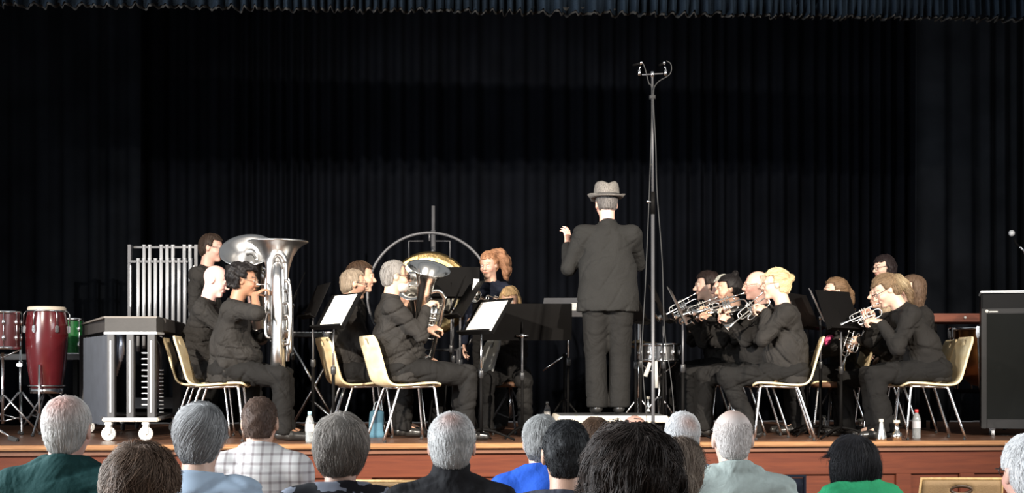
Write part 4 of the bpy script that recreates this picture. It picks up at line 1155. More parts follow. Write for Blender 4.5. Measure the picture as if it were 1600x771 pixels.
D = 9.9; s_ = F / D; xs = WX(1021, D)
ms = thing('microphone_stand', 'very tall thin stand with two small microphones on a crossbar', 'microphone stand', (xs, D, 0))
def mz(py): return EYE - (py - HOR) / s_
lean_ = lambda py: (WX(1019.3, D) - xs) * (700 - py) / 585
g = MB(); g.tube([(0, 0, .05), (lean_(330), 0, mz(330))], .0125, 12); g.obj('lower_tube', M_greymetal, ms)
g = MB(); g.tube([(lean_(335), 0, mz(335)), (lean_(300), 0, mz(300))], .0165, 12); g.obj('clutch', M_blackmetal, ms)
g = MB(); g.tube([(lean_(335), 0, mz(335)), (lean_(115), 0, mz(115))], [.0095, .0075], 10); g.obj('upper_tube', M_greymetal, ms)
g = MB(); g.cyl((lean_(115), 0, mz(120)), (lean_(115), 0, mz(112)), .013, 12); g.obj('top_joint', M_chrome, ms)
g = MB(); g.tube([(WX(1003, D) - xs, 0, mz(117)), (WX(1036, D) - xs, 0, mz(115))], .005, 8); g.obj('cross_bar', M_greymetal, ms)
for px, sg in ((999, 1), (1040, -1)):
    X = WX(px, D) - xs
    g = MB(); g.cyl((X, 0, mz(118)), (X, 0, mz(109)), .010, 10); g.tube([(X, 0, mz(109)), (X + .006 * sg, 0, mz(103))], .004, 6); g.obj('mic_clip', M_chrome, ms)
    g = MB(); g.cyl((X + .012 * sg, -.02, mz(100)), (X - .035 * abs(sg) , .06, mz(99)), .0095, 10); mcp = g.obj('microphone', M_blackmetal, ms)
    MB().sphere((X + .012 * sg, -.022, mz(99.5)), .011, 8).obj('connector', M_chrome, mcp)
MB().tube(smooth_path([(WX(1001, D) - xs, -.02, mz(99)), (WX(1006, D) - xs, -.02, mz(104)), (WX(1013, D) - xs, -.02, mz(130)), (WX(1018.5, D) - xs, -.02, mz(152)), (WX(1014, D) - xs, -.025, mz(300)), (WX(1008, D) - xs, -.03, mz(440)), (WX(1003, D) - xs, -.03, mz(560)), (WX(1012, D) - xs, -.03, mz(700)), (WX(1010, D) - xs, -.05, .012)], 8), .0035, 6).obj('left_cable', M_rubber, ms)
MB().tube(smooth_path([(WX(1041, D) - xs, -.02, mz(96)), (WX(1048, D) - xs, -.02, mz(102)), (WX(1046, D) - xs, -.02, mz(117)), (WX(1026, D) - xs, -.02, mz(131)), (WX(1020.5, D) - xs, -.02, mz(152)), (WX(1024, D) - xs, -.025, mz(230)), (WX(1026, D) - xs, -.025, mz(300)), (WX(1034, D) - xs, -.03, mz(410)), (WX(1038, D) - xs, -.03, mz(520)), (WX(1052, D) - xs, -.03, mz(640)), (WX(1060, D) - xs, -.05, .012)], 8), .0035, 6).obj('right_cable', M_rubber, ms)
g = MB(); g.cyl((lean_(152), 0, mz(155)), (lean_(152), 0, mz(149)), .022, 10); g.obj('cable_tie', M_rubber, ms)
g = MB(); g.cyl((lean_(305), 0, mz(316)), (WX(1012, D) - xs, -.02, mz(316)), .006, 8); g.sphere((WX(1012, D) - xs, -.02, mz(316)), .011, 8); g.obj('height_screw', M_chrome, ms)
tripod(ms, 0, 0, 0, .45, M_blackmetal, .5, th=.013, rot=math.pi / 2 + .3)
bpy.context.view_layer.update()

# ---------------------------------------------------------------- chairs on the stage
# stool
D = 12.0
sl = thing('drum_stool', 'small round brown stool beside the black desk', 'stool', (WX(1298, D), D, ZS))
MB().lathe([(.001, .455), (.15, .45), (.165, .435), (.165, .415), (.15, .405), (.001, .405)], 28).obj('seat', mat('brown_stool_seat', (.16, .08, .045), .5), sl)
MB().cyl((0, 0, .14), (0, 0, .41), .016, 10).obj('pole', M_chrome, sl); tripod(sl, 0, 0, 0, .24, M_greymetal, .38, rot=.2)

# ---------------------------------------------------------------- music stands
SI = []
def ms_(px, D, yaw, hg, label, **k): SI.append(music_stand(label, WX(px, D), D, R(yaw), hg, **k))
ms_(457, 11.9, 190, 1.10, 'black music stand just beyond the upright tuba')
ms_(489, 11.25, 200, 1.00, 'black music stand seen edge-on left of the white sheet', dh=.30)
ms_(521, 10.85, 215, .90, 'black music stand holding a large white page beside the tuba', sheet=('blank-looking large white page on the stand by the upright tuba', .36, .30, .0), dh=.32, tilt=30)
ms_(708, 11.7, 185, 1.06, 'black music stand seen edge-on with a tall pole past the horn')
ms_(719, 11.2, 195, 1.0, 'black music stand seen edge-on, second past the horn', dh=.34, tilt=32)
ms_(752, 10.9, 212, .86, 'black music stand with two pages in front of the tall-haired standing woman', sheet=('printed white pages on the stand in front of the ponytailed standing woman', .40, .30, .0), dh=.33, tilt=33)
ms_(816, 11.35, 90, .83, 'wide black music stand with its back to the hall left of the conductor', dw=.80, dh=.30, tilt=14)
ms_(888, 11.75, -95, 1.02, 'flat grey conductor desk on a tall pole', dw=.44, dh=.36, tilt=62, deskm=mat('grey_desk_plate', (.10, .10, .105), .5), sheet=('small white pages lying on the flat grey conductor desk', .16, .24, .10))
ms_(993, 11.9, -20, .98, 'black music stand just right of the conductor')
ms_(1001, 12.2, -15, 1.0, 'black music stand behind the first one right of the conductor')
ms_(1036, 11.6, -12, .98, 'black music stand between the tall microphone stand and the cornets', dw=.48)
ms_(1067, 11.0, -10, .93, 'black music stand with a bright edge in front of the cornet bells', dh=.33, tilt=26, deskm=mat('black_desk_plate', (.03, .03, .03), .3))
ms_(1262, 11.8, -30, .93, 'black music stand behind the blonde player\'s back', dw=.5)
ms_(1314, 11.3, -48, .91, 'black music stand with a broad black desk in front of the second cornet group', dw=.46, dh=.34, tilt=20)
ms_(1282, 11.6, -15, .98, 'black music stand with a grey plate half behind the broad desk', dw=.3, dh=.3, deskm=mat('grey_desk_plate', (.1,) * 3))
ms_(705, 12.4, -90, 1.22, 'black music stand with a wide desk in front of the gong', dw=.5, dh=.30, tilt=20)
sh_ = MB().box((0, 0, 0), (.045, .006, .13), Euler((0, .12, 0))).obj('paper_strip', M_paper); sh_.location = (WX(743, 11.2), 11.2, EYE + (585 - 449) / (F / 11.2)); tag(sh_, 'narrow white folded page sticking up past the second edge-on stand', 'paper')

# low keyboard on a crossed stand between the tuba and the pages
D = 12.3; kb_ = thing('glockenspiel', 'thin dark keyboard instrument on a crossed stand between two music stands', 'glockenspiel', (WX(492, D), D, ZS))
zk = EYE - ZS - (524 - HOR) / (F / D)
MB().box((0, 0, zk), (.62, .26, .035), None, .01).obj('case', M_blackplastic, kb_)
for k in range(16): MB().box((-.27 + .036 * k, 0, zk + .022), (.028, .21 - .006 * k, .008)).obj('bar', M_alu, kb_)
for s2 in (-1, 1): MB().tube([(-.24 * s2, .1 * s2, .015), (.22 * s2, .1 * s2, zk - .02)], .013, 8).obj('leg', M_chrome, kb_); MB().tube([(-.24 * s2, -.14, .02), (-.24 * s2, .14, .02)], .013, 8).obj('foot', M_blackmetal, kb_)
t_ = thing('folding_stand', 'small collapsed chrome stand behind the water bottle', 'stand', (WX(522, 11.8), 11.8, ZS))
MB().tube([(0, 0, .05), (0, 0, .66)], .010, 8).obj('pole', M_greymetal, t_)
for q in (((-.19, 0, .30), (.16, -.04, .02)), ((-.20, .02, .02), (.06, 0, .20)), ((.0, 0, .66), (-.10, .02, .88)), ((0, 0, .66), (.12, 0, .92))): MB().tube(q, .011, 8).obj('leg', M_chrome, t_)
MB().sphere((0, 0, .66), .022, 8).obj('clamp', M_chrome, t_)

# snare drum, hi-hat and boom behind the podium
sd = drum('snare_drum', 'chrome snare drum behind the tall microphone stand', 'drum', (WX(1030, 12.6), 12.6, ZS), .18, .14, M_chrome, .64, 10)
t_ = thing('snare_stand', 'chrome tripod stand under the snare drum', 'drum stand', (WX(1030, 12.6), 12.6, ZS))
MB().cyl((0, 0, .1), (0, 0, .52), .013, 10).obj('pole', M_chrome, t_); g = MB()
for k in range(3):
    a = k * 2.094 + .5; g.tube([(0, 0, .5), (.17 * math.cos(a), .17 * math.sin(a), .60), (.195 * math.cos(a), .195 * math.sin(a), .66)], .008, 6)
g.obj('basket', M_chrome, t_); tripod(t_, 0, 0, 0, .28, M_chrome, .32)
sn = thing('practice_chanter', 'small holder with two pale wooden mallets hanging in front of the snare drum', 'mallet holder', (WX(1021, 12.2), 12.2, ZS))
sn.name = 'mallet_holder'
for a, b in (((-.03, 0, .62), (-.07, 0, .50)), ((.02, 0, .63), (.022, 0, .40))):
    m_ = MB().tube([a, b], [.016, .020], 10).obj('mallet', M_white, sn)
MB().tube([(-.03, .0, .62), (.02, 0, .63), (.10, 0, .70), (.12, 0, .0)], .006, 6).obj('holder', M_greymetal, sn)
hh = thing('hi_hat_stand', 'chrome hi-hat cymbals on a stand beyond the podium', 'cymbals', (WX(998, 12.7), 12.7, ZS))
MB().cyl((0, 0, .1), (0, 0, .98), .011, 10).obj('pole', M_chrome, hh); tripod(hh, 0, 0, 0, .27, M_chrome, .3)
for z_, f_ in ((.80, 1), (.775, -1)): MB().lathe([(.001, .03 * f_ + z_), (.04, .025 * f_ + z_), (.06, .012 * f_ + z_), (.17, z_)], 30).obj('cymbal', M_brass, hh)
t_ = thing('boom_stand', 'low black boom stand between the wide desk and the conductor', 'microphone stand', (WX(882, 12.2), 12.2, ZS))
MB().cyl((0, 0, .08), (0, 0, .68), .011, 8).obj('pole', M_blackmetal, t_); MB().tube([(-.19, 0, .55), (.03, 0, .70)], .008, 8).obj('boom_arm', M_chrome, t_); MB().sphere((0, 0, .68), .02, 8).obj('clamp', M_blackmetal, t_); tripod(t_, 0, 0, 0, .26, M_blackmetal, .3)
bpy.context.view_layer.update()

# ---------------------------------------------------------------- things on the floor
def fl(py): return 1144.0 / (py - HOR)
def mute(px, py, label, hgt=.15, r=.045, kind=0, z0=ZS, D=None):
    D = D or fl(py); t = thing('cornet_mute', label, 'mute', (WX(px, D), D, z0), 0, 'metal mutes standing on the stage')
    if kind == 0: pr = [(.001, 0), (r, 0), (r, .02), (r * .75, hgt * .4), (r * .4, hgt * .8), (r * .3, hgt), (.001, hgt)]
    elif kind == 1: pr = [(.001, 0), (r, 0), (r * 1.02, hgt * .35), (r * .5, hgt * .45), (r * .4, hgt), (r * .48, hgt), (.001, hgt * .96)]
    else: pr = [(.001, 0), (r * .7, 0), (r * .8, .02), (r * .35, hgt * .3), (r * .25, hgt * .8), (r * .4, hgt), (.001, hgt)]
    MB().lathe(pr, 24).obj('body', M_silver, t); MB().lathe([(pr[-2][0], hgt - .025), (pr[-2][0] * 1.2 + .003, hgt - .022), (pr[-2][0] * 1.1 + .003, hgt), (pr[-2][0], hgt)], 20).obj('cork_band', M_cream, t)
    return t
mute(1377, 689.3, 'tall cone-shaped silver mute, nearest the front at the bent player\'s feet', .17, .042)
mute(1401, 689, 'silver mute with a thick round base beside the chair leg', .16, .040, 1)
mute(1322, 676, 'slim silver mute by the music stand foot', .14, .03)
mute(1345, 676, 'silver mute lying between two others, short and broad', .12, .045, 1)
mute(1357, 677, 'narrow silver mute beside the short broad one', .15, .022, 2)
mute(1288, 672, 'silver mute under the round stool', .13, .035)
mute(1100, 683, 'small bright mute near the stage edge beside the white-haired listener', .05, .035, 1)
mute(1013, 0, 'slim silver mute standing on the podium corner', .14, .028, 2, ZS + .2, 11.5)
M_water = mat('clear_bottle_plastic', (.75, .80, .82), .12, 0, var=.02)
M_water.node_tree.nodes['Principled BSDF'].inputs['Transmission Weight'].default_value = .75
def bottle(px, py, label, capm, lab=None, D=None, r=.033, h=.23):
    D = D or fl(py); t = thing('water_bottle', label, 'bottle', (WX(px, D), D, ZS), 0)
    MB().lathe([(.001, .002), (r * .9, .0), (r, .012), (r * .96, .05), (r, .06), (r * .96, .11), (r, .12), (r, .155), (r * .75, .185), (.014, .205), (.0125, .212)], 24).obj('bottle_body', M_water, t)
    MB().lathe([(.001, .236), (.0145, .236), (.0155, .21), (.001, .21)], 16).obj('cap', capm, t)
    MB().lathe([(r + .001, .085), (r + .001, .14)], 24).obj('paper_label', lab or M_paper, t)
bottle(484, 692, 'clear water bottle with a pale blue cap on the stage by the white page stand', mat('pale_blue_cap', (.3, .5, .6), .4))
bottle(1432, 686, 'clear water bottle with a red cap under the bent player\'s chair', mat('red_cap', (.6, .05, .05), .4), mat('pale_label', (.45, .45, .48), .6))
bottle(855, 664, 'small clear bottle beside the podium, behind the audience heads', M_white)
# blue bag
D = fl(684); S = SDF(.008); S.slab((0, 0, .03), (0, 0, .20), (.052, .035), (.062, .03), (1, 0, 0), .03); S.cap((-.04, 0, .02), (.04, 0, .02), .03, None, .02)
P_, Q_ = S.build(folds(4, .006, 30)); bg = thing('drawstring_bag', 'small blue cloth bag under the bearded man\'s chair', 'bag', (WX(589, D), D, ZS))
fast_mesh('pouch', P_ + V3(0, 0, .0), Q_, mat('teal_blue_cloth', (.045, .12, .17), .8, bump=.3, bscale=30), bg)
MB().tube(smooth_path([(-.03, 0, .225), (-.015, 0, .28), (.015, 0, .29), (.03, 0, .225)], 5), .004, 6).obj('cord', mat('pale_cord', (.5, .6, .65), .8), bg)
# pink pouch behind the blonde player's chair
S = SDF(.008); S.ell((0, 0, 0), (.05, .03, .06)); P_, Q_ = S.build(folds(5, .008, 50)); pk = fast_mesh('pink_cloth', P_, Q_, mat('pink_cloth', (.7, .08, .22), .8)); pk.location = (WX(1297, 12.05), 12.05, EYE + (585 - 535) / (F / 12.05)); tag(pk, 'crumpled bright pink cloth on the lap behind the blonde player\'s chair', 'cloth')
# ---------------------------------------------------------------- the band
M_suit = mat('charcoal_suit', (.0150, .0147, .0140), .85, spec=.15, bump=.25, bscale=120, var=.08, wrinkle=.25)
M_suitp = mat('charcoal_trousers', (.0105, .0100, .0094), .85, spec=.15, bump=.25, bscale=60, var=.1, wrinkle=.35)
M_bl = M_blackcloth
M_bp = mat('black_trouser_cloth', (.0105, .0100, .0096), .9, spec=.12, bump=.3, bscale=18, var=.15, wrinkle=.5)
M_navy = mat('deep_navy_cloth', (.008, .010, .018), .85, spec=.1, bump=.3, bscale=18, wrinkle=.4)
M_fem = mat('black_knit', (.017, .0158, .0148), .9, spec=.12, bump=.3, bscale=25, wrinkle=.4)
GB = 'seated band players in black'
BR = (.05, .028, .016); BK = (.010, .008, .008); GY = (.33, .32, .31); WH = (.62, .60, .57); BL = (.62, .47, .26); DB = (.16, .095, .05)
def at(px, D): return WX(px, D)
def hold(P, inst, mx, pitch, roll=0, side=0, loc=None):
    """put an instrument's mouthpiece at the player's lips, pitched down"""
    lip = loc if loc is not None else P['hp'](.100, 0, -.056)
    place_local(inst, P, lip, (Euler((0, 0, R(side))).to_matrix() @ Euler((0, R(pitch), 0)).to_matrix() @ Euler((R(roll), 0, 0)).to_matrix()))

def player(label, px, D, yaw, **k):
    return person(label, at(px, D), D, k.pop('z0', ZS), R(yaw), k.pop('pose', 'sit'), **k)
def horn_hands(hz, dx=.30, dz=.50, dy=.04, up=.2):
    """wrists for a cornet held at the mouth"""
    return dict(rh=dict(p=(dx - .05, -.055 - dy * .2, hz + dz), d=(.75, .45, .35 + up), n=(.35, .5, -.75), c=1.1), lh=dict(p=(dx - .04, .075, hz + dz - .06), d=(.8, -.45, .3 + up), n=(.2, -.8, -.4), c=1.2))

# left side, facing right
P1 = player('seated player with black hair, printed headband and glasses blowing the upright silver tuba', 355, 11.0, 4, lean=7, hp=6, w=1.22, belly=.07, bust=1, skin='brown', group=GB,
            hair=dict(t='short', th=.034, amp=.012, curl=.9, L=.03, line=.085, nape=-.06, puff=((-.075, 0, .05), (.075, .088, .085))), hcol=BK, top=M_bl, topname='blouse', trous=M_bp, hem=.18, glasses='gold',
            rh=dict(p=(.23, -.155, 1.13), d=(.75, .35, .5), n=(.7, .3, -.6), c=.9), re=(.1, -.9, -.7), lh=dict(p=(.34, .17, .88), d=(.6, -.6, .2), n=(.2, -.9, 0), c=.9), knee=(.43, .17), ankle=(.45, .15), seed=3)
tb1 = tuba('large silver tuba standing upright with its wide bell on top, blown by the headband wearer')
place_local(tb1, P1, (.39, .0, .50), Euler((0, 0, R(4))).to_matrix())
P2 = player('seated player with a bare pink head, half hidden behind the player with the headband', 305, 11.6, 6, lean=10, hp=22, hy=-10, w=1.2, belly=.06, skin=(.80, .50, .44), group=GB, hair=None, hcol=(.3, .2, .17), top=M_bl, trous=M_bp, hem=.16, collar=.0, sc=1.04, knee=(.46, .15), seed=4,
            rh=dict(p=(.30, -.12, 1.05), d=(.75, .3, .3), n=(.4, .3, -.7), c=.8), lh=dict(p=(.32, .16, .95), d=(.7, -.4, .1), n=(0, -1, 0), c=.8))
tb2 = tuba('silver tuba leaning over with its bell open towards the hall', flip=-1, sc=.94)
_bell = Vector((WX(347, 11.45), 11.35, EYE + (585 - 388) / (F / 11.4)))
_ax = Vector((-.24, -.62, .75)).normalized(); _R = frame((1, 0, 0), _ax); _R = Matrix(((_R.col[0]), (_R.col[1]), (_R.col[2]))).transposed()
tb2.location = _bell - _ax * 1.0; tb2.rotation_euler = _R.to_euler()
P3 = player('seated player with short fair-grey hair and glasses, just beyond the bearded man', 546, 11.5, 16, lean=-8, bend=10, hp=4, skin='fair', hair=dict(t='short', th=.008, amp=.003, line=.082), hcol=(.27, .215, .16), top=M_bl, trous=M_bp, glasses='dark', group=GB, seed=5, w=1.05, belly=.02, hem=.12)
P4 = player('seated player with short dark hair, behind the fair-grey-haired one', 545, 12.05, 8, lean=0, bend=6, sc=1.08, hp=4, skin='fair', hair=dict(t='short', th=.012), hcol=BR, top=M_bl, trous=M_bp, group=GB, seed=6)
P5 = player('grey-haired bearded man in sunglasses blowing a silver baritone horn', 622, 10.95, 14, lean=-15, bend=13, hp=3, sc=1.02, w=1.15, belly=.06, skin='fair', group=GB, hair=dict(t='short', th=.008, amp=.002, line=.085, nape=-.075), hcol=(.22, .205, .19), hvar=.2, beard=(.50, .46, .42), glasses='sun',
            top=M_bl, trous=M_bp, collar=.02, hem=.09, knee=(.53, .12), ankle=(.49, .12), seed=7,
            rh=dict(p=(.20, -.10, 1.035), d=(.75, .35, .55), n=(.65, .5, -.5), c=1.0), re=(-.1, -.5, -.9), lh=dict(p=(.215, -.04, .86), d=(.85, -.1, .25), n=(.3, .5, -.7), c=1.2), le=(0, .8, -.6))
b1 = baritone('silver baritone horn with its bell up, blown by the bearded man', sc=1.13, group='silver baritone horns'); hold(P5, b1, 0, 7, roll=26, side=-2)
P6 = player('seated player almost hidden between the bearded man\'s back and his horn', 612, 12.55, 4, lean=2, hp=8, sc=.98, skin='fair', hair='short', hcol=BR, top=M_bl, trous=M_bp, group=GB, seed=8)
b2 = baritone('silver baritone horn showing only its bell beside the bearded man\'s cheek', sc=1.0, group='silver baritone horns')
_R = frame((1, 0, 0), Vector((-.15, -.8, .5)).normalized()); b2.location = Vector((WX(624, 12.2), 12.2, EYE + (585 - 462) / (F / 12.2))); b2.rotation_euler = _R.to_euler()
P7 = player('standing young woman in black with a big auburn ponytail, beside the gong', 768, 12.75, -112, pose='stand', lean=2, sc=.925, hp=14, skin=(.44, .27, .20), group='standing percussionists in black',
            hair=dict(t='pony', th=.012, tail=[(-.06, .05, .115), (-.075, .10, .105), (-.08, .145, .02), (-.07, .155, -.07), (-.055, .15, -.13)], tr=[.026, .040, .048, .042, .022], L=.07, amp=.006), hcol=(.30, .15, .08), hvar=.35, nst=900, top=M_navy, topname='top', trous=M_bp, bust=1, w=.95, seed=9, neckline=0)
P8 = player('seated player facing the hall with a pale face, silver cornet raised before the wide desk', 798, 12.3, -96, lean=2, hp=20, sc=.93, skin='fair', hair=dict(t='bob', len=.08, th=.008), hcol=(.42, .28, .14), top=M_bl, trous=M_bp, bust=1, group=GB, seed=10, knee=(.46, .17), ankle=(.42, .18),
            rh=dict(p=(.22, -.14, 1.12), d=(.5, .6, .5), n=(.6, .4, -.4), c=1.1), lh=dict(p=(.24, .10, 1.05), d=(.5, -.5, .5), n=(0, -.9, 0), c=1.1))
c8 = cornet('silver cornet raised in front of the face of the player facing the hall', None); hold(P8, c8, 0, -10, side=-30, loc=P8['hp'](.10, 0, .0)); 
P9 = player('far dark-haired player blowing a cornet at the left end of the cornet row', 1122, 12.9, 178, lean=4, hp=4, sc=1.06, skin='pale', hair=dict(t='updo', th=.014), hcol=(.022, .012, .010), top=M_bl, trous=M_bp, bust=1, group=GB, seed=11, **horn_hands(.55, .30, .50))
c9 = cornet('silver cornet of the dark-haired player at the far left end, mostly behind the desk edge', None, sc=.9); hold(P9, c9, 0, 28, side=8)
P10 = player('seated player with short grey-white hair between two dark-haired ones', 1149, 12.56, 178, lean=4, hp=4, sc=1.02, skin='pink', hair=dict(t='short', th=.012), hcol=(.42, .41, .36), top=M_bl, trous=M_bp, group=GB, seed=12, **horn_hands(.56, .30, .50))
P11 = player('seated player with black hair in a top knot blowing a cornet', 1160, 12.12, 180, lean=6, hp=6, sc=1.0, skin='fair', hair=dict(t='bun', th=.012, c=(-.07, 0, .125), r=.028), hcol=BK, top=M_bl, trous=M_bp, bust=1, group=GB, seed=13, **horn_hands(.55, .32, .50))
c11 = cornet('silver cornet of the player with the top knot', None, sc=.88); hold(P11, c11, 0, 20, side=2)
P12 = player('bald man in rimless glasses blowing a cornet', 1196, 11.68, 178, lean=2, hp=3, sc=1.0, w=1.1, belly=.04, skin='pink', hair=dict(t='ring', th=.002, bz=.09), hcol=(.46, .30, .23), glasses='gold', top=M_bl, trous=M_bp, group=GB, seed=14, knee=(.50, .13), ankle=(.52, .12), **horn_hands(.545, .34, .47))
c12 = cornet('silver cornet of the bald man, held out nearly level', None, sc=.98); hold(P12, c12, 0, 16, side=-2)
P13 = player('blonde woman with her hair in a bun and glasses blowing a cornet', 1238, 11.22, 172, lean=5, bend=3, hp=2, sc=.99, w=1.12, belly=.05, bust=1, skin='pale', hair=dict(t='bun', th=.016, c=(-.122, .0, .045), r=.030, amp=.004), hcol=BL, hvar=.3, nst=800, glasses='gold', top=M_bl, topname='jacket', trous=M_bp, group=GB, seed=15, hem=.12,
             knee=(.52, .10), ankle=(.31, .12), lh=dict(p=(.20, .085, 1.02), d=(.85, -.35, .30), n=(.3, -.6, -.6), c=1.2), rh=dict(p=(.215, -.06, 1.04), d=(.8, .35, .3), n=(.3, .6, -.6), c=1.2), le=(-.25, .6, -.9))
c13 = cornet('silver cornet pointing down, blown by the blonde woman', None, sc=.86); hold(P13, c13, 0, 40, side=-2)

# far right group
P14 = player('seated woman with brown ponytail and glasses behind the broad black desk', 1318, 12.15, 180, lean=2, hp=0, sc=.98, skin='pale', hair=dict(t='pony', th=.012, tail=[(-.10, 0, .04), (-.13, 0, -.01), (-.14, 0, -.08), (-.13, 0, -.15)], tr=[.02, .028, .028, .014], L=.06), hcol=DB, hvar=.3, glasses='dark', top=M_bl, trous=M_bp, bust=1, group=GB, seed=16)
P15 = player('standing woman with dark hair and glasses, tallest head of the second cornet group', 1391, 13.1, 195, pose='stand', sc=.93, lean=2, hp=10, skin='pale', hair=dict(t='bob', len=.10, th=.010), hcol=(.02, .012, .012), glasses='dark', top=M_navy, trous=M_bp, bust=1, group='standing percussionists in black', seed=17)
P16 = player('seated player with pale hair looking ahead past the bent player\'s face', 1398, 11.85, 178, lean=6, hp=2, sc=.95, skin='pale', hair=dict(t='long', th=.012), hcol=(.40, .30, .20), top=M_bl, trous=M_bp, bust=1, group=GB, seed=18, knee=(.46, .13), ankle=(.44, .13),
             lh=dict(p=(.30, .03, .82), d=(.75, -.2, -.5), n=(0, -.8, -.4), c=.9), rh=dict(p=(.32, -.05, .80), d=(.7, .3, -.6), n=(0, .6, -.6), c=.9))
c16 = cornet('silver cornet resting upright on the lap of the pale-haired player', None, sc=.9); place_local(c16, P16, (.36, .02, .96), Euler((0, R(72), 0)).to_matrix())
P17 = player('woman with long fair ponytail bent forward over her cornet, nearest on the right', 1456, 11.27, 180, lean=21, bend=10, hp=30, sc=1.03, w=1.08, belly=.02, bust=1, skin='pale', hair=dict(t='pony', th=.013, tail=[(-.085, .01, .055), (-.115, .01, .03), (-.14, .01, -.03), (-.145, .01, -.10), (-.12, .01, -.17)], tr=[.03, .04, .04, .03, .016], L=.07, side=((.62, .50, .30), (-.13, 0, 0), .06)), hcol=(.17, .11, .062), hvar=.3, nst=900, glasses='dark', top=M_fem, topname='jumper', trous=M_bp, group=GB, seed=19, hem=.06, hipz=.56,
             knee=(.47, .10), ankle=(.40, .11), flare=.02, lh=dict(p=(.43, .09, .93), d=(.8, -.3, .25), n=(.3, -.5, -.7), c=1.2), le=(-.35, .5, -.9), rh=dict(p=(.46, -.07, 1.00), d=(.7, .4, .3), n=(.3, .6, -.6), c=1.2))
c17 = cornet('silver cornet blown by the woman bent forward', None, sc=.80); hold(P17, c17, 0, 24, side=-2)
MB_w = MB(); 
P18 = player('player almost hidden behind the bent woman, only brown hair showing', 1444, 12.2, 178, lean=5, hp=0, sc=1.0, skin='pale', hair=dict(t='long', th=.014), hcol=(.13, .08, .05), top=M_bl, trous=M_bp, bust=1, group=GB, seed=20)
c18 = cornet('dark-looking silver cornet lying across the lap behind the bent woman\'s elbow', None, sc=.9); place_local(c18, P18, (.30, .05, .80), (Euler((0, 0, R(10))).to_matrix() @ Euler((0, R(-40), 0)).to_matrix()))
P0 = player('standing man in black with short dark hair and glasses, beside the tubular chimes', 319, 12.72, -8, pose='stand', lean=2, sc=1.02, hp=8, w=1.2, skin=(.48, .27, .21), hair=dict(t='short', th=.012), hcol=(.03, .018, .012), glasses='dark', top=M_bl, trous=M_bp, group='standing percussionists in black', seed=21)
# tambour of the bent woman's wrist
wt = MB(); ring(wt, .031, 0, .008, 16); 
_E, _W, _h = P17['arms'][1]; _q = Vector(nrm(V3(_W) - V3(_E))).to_track_quat('Z', 'Y'); wo = wt.obj('wrist_band', M_white, P17['root']); wo.location = Vector(V3(_E) + (V3(_W) - V3(_E)) * .97); wo.rotation_euler = _q.to_euler()


# ---------------------------------------------------------------- the chairs they sit on
chair0 = chair_proto('', None)
M_gshell = mat('grey_shell_plastic', (.20, .20, .19), .5)
GC = 'beech shell chairs of the band'
_first = True
def seat(P, label, off=.08, dy=0.0, turn=0):
    global _first
    o = chair0 if _first else dup(chair0)
    _first = False
    q = P['M'] @ Vector((off, dy, 0)); yw = P['root'].rotation_euler[2] + R(turn)
    o.location = (q.x, q.y, ZS); o.rotation_euler = (0, 0, yw); o['label'] = label; o['group'] = GC
seat(P1, 'beech shell chair under the player with the upright tuba', -.07)
seat(P2, 'beech shell chair just behind the upright tuba player\'s chair, mostly hidden')
seat(P5, 'beech shell chair with bent plywood back under the bearded man', .055, 0, 10)
seat(P3, 'beech shell chair showing behind the tall white sheet music', .08, 0, 8)
seat(P13, 'beech shell chair under the blonde cornet player')
seat(P12, 'beech shell chair under the bald cornet player')
seat(P17, 'beech shell chair under the player bent over her cornet', .04)
seat(P16, 'beech shell chair hidden behind the bent cornet player')
_q = P8['M'] @ Vector((0, 0, 0)); st2 = dup(sl, (_q.x, _q.y, ZS), .5, 'small round brown stool under the player facing the hall'); sl['group'] = st2['group'] = 'round brown stools'
seat(P6, 'beech shell chair behind the bearded man')
seat(P4, 'beech shell chair at the back behind the two glasses wearers')
seat(P9, 'beech shell chair of the far dark-haired player')
seat(P10, 'beech shell chair of the grey-haired player with short hair')
seat(P11, 'beech shell chair of the player with the black top knot')
seat(P18, 'beech shell chair of the half-hidden player at the far end')
seat(P14, 'beech shell chair of the player behind the black desk')
# grey plastic chair behind the sheet music
gx = WX(718, 12.1)
gc = dup(chair0, (gx, 12.1, ZS), R(-160), 'grey plastic shell chair standing empty behind the white sheet'); gc['group'] = 'grey shell chairs'
for c_ in [o for o in bpy.data.objects if o.parent == gc]:
    c_.data = c_.data.copy(); c_.data.materials[0] = M_gshell if c_.name.startswith('seat') else M_blackmetal


# ---------------------------------------------------------------- conductor
PC = person('conductor in dark suit and grey hat, back to the hall, left hand raised', WX(950, 11.1), 11.1, ZS + .20, R(93), 'stand', 1.03, lean=3, bend=3, hp=4, hy=4, w=1.17, belly=.03, skin='pink', hair=dict(t='short', th=.005, nape=-.045), hcol=(.12, .11, .105),
            top=M_suit, trous=M_suitp, topname='jacket', collar=.02, hem=.05, seed=31, group=None, coat=(.262, .15, .81),
            wr=.002, crease=.006, lh=dict(p=(.26, .30, 1.36), d=(-.05, -.05, 1), n=(.7, .7, .1), c=.7), le=(-.2, .25, -1), rh=dict(p=(.42, -.10, 1.18), d=(.9, .2, .2), n=(0, .2, -1), c=1.0), re=(-.1, -.8, -.6))
ht_ = MB(); Rc = Matrix([list(PC['Rh'][i]) for i in range(3)]); hm = Matrix.Translation(Vector(PC['HC'])) @ Rc.to_4x4() @ Matrix.Translation((-.012, 0, .052)) @ Euler((0, R(-3), 0)).to_matrix().to_4x4()
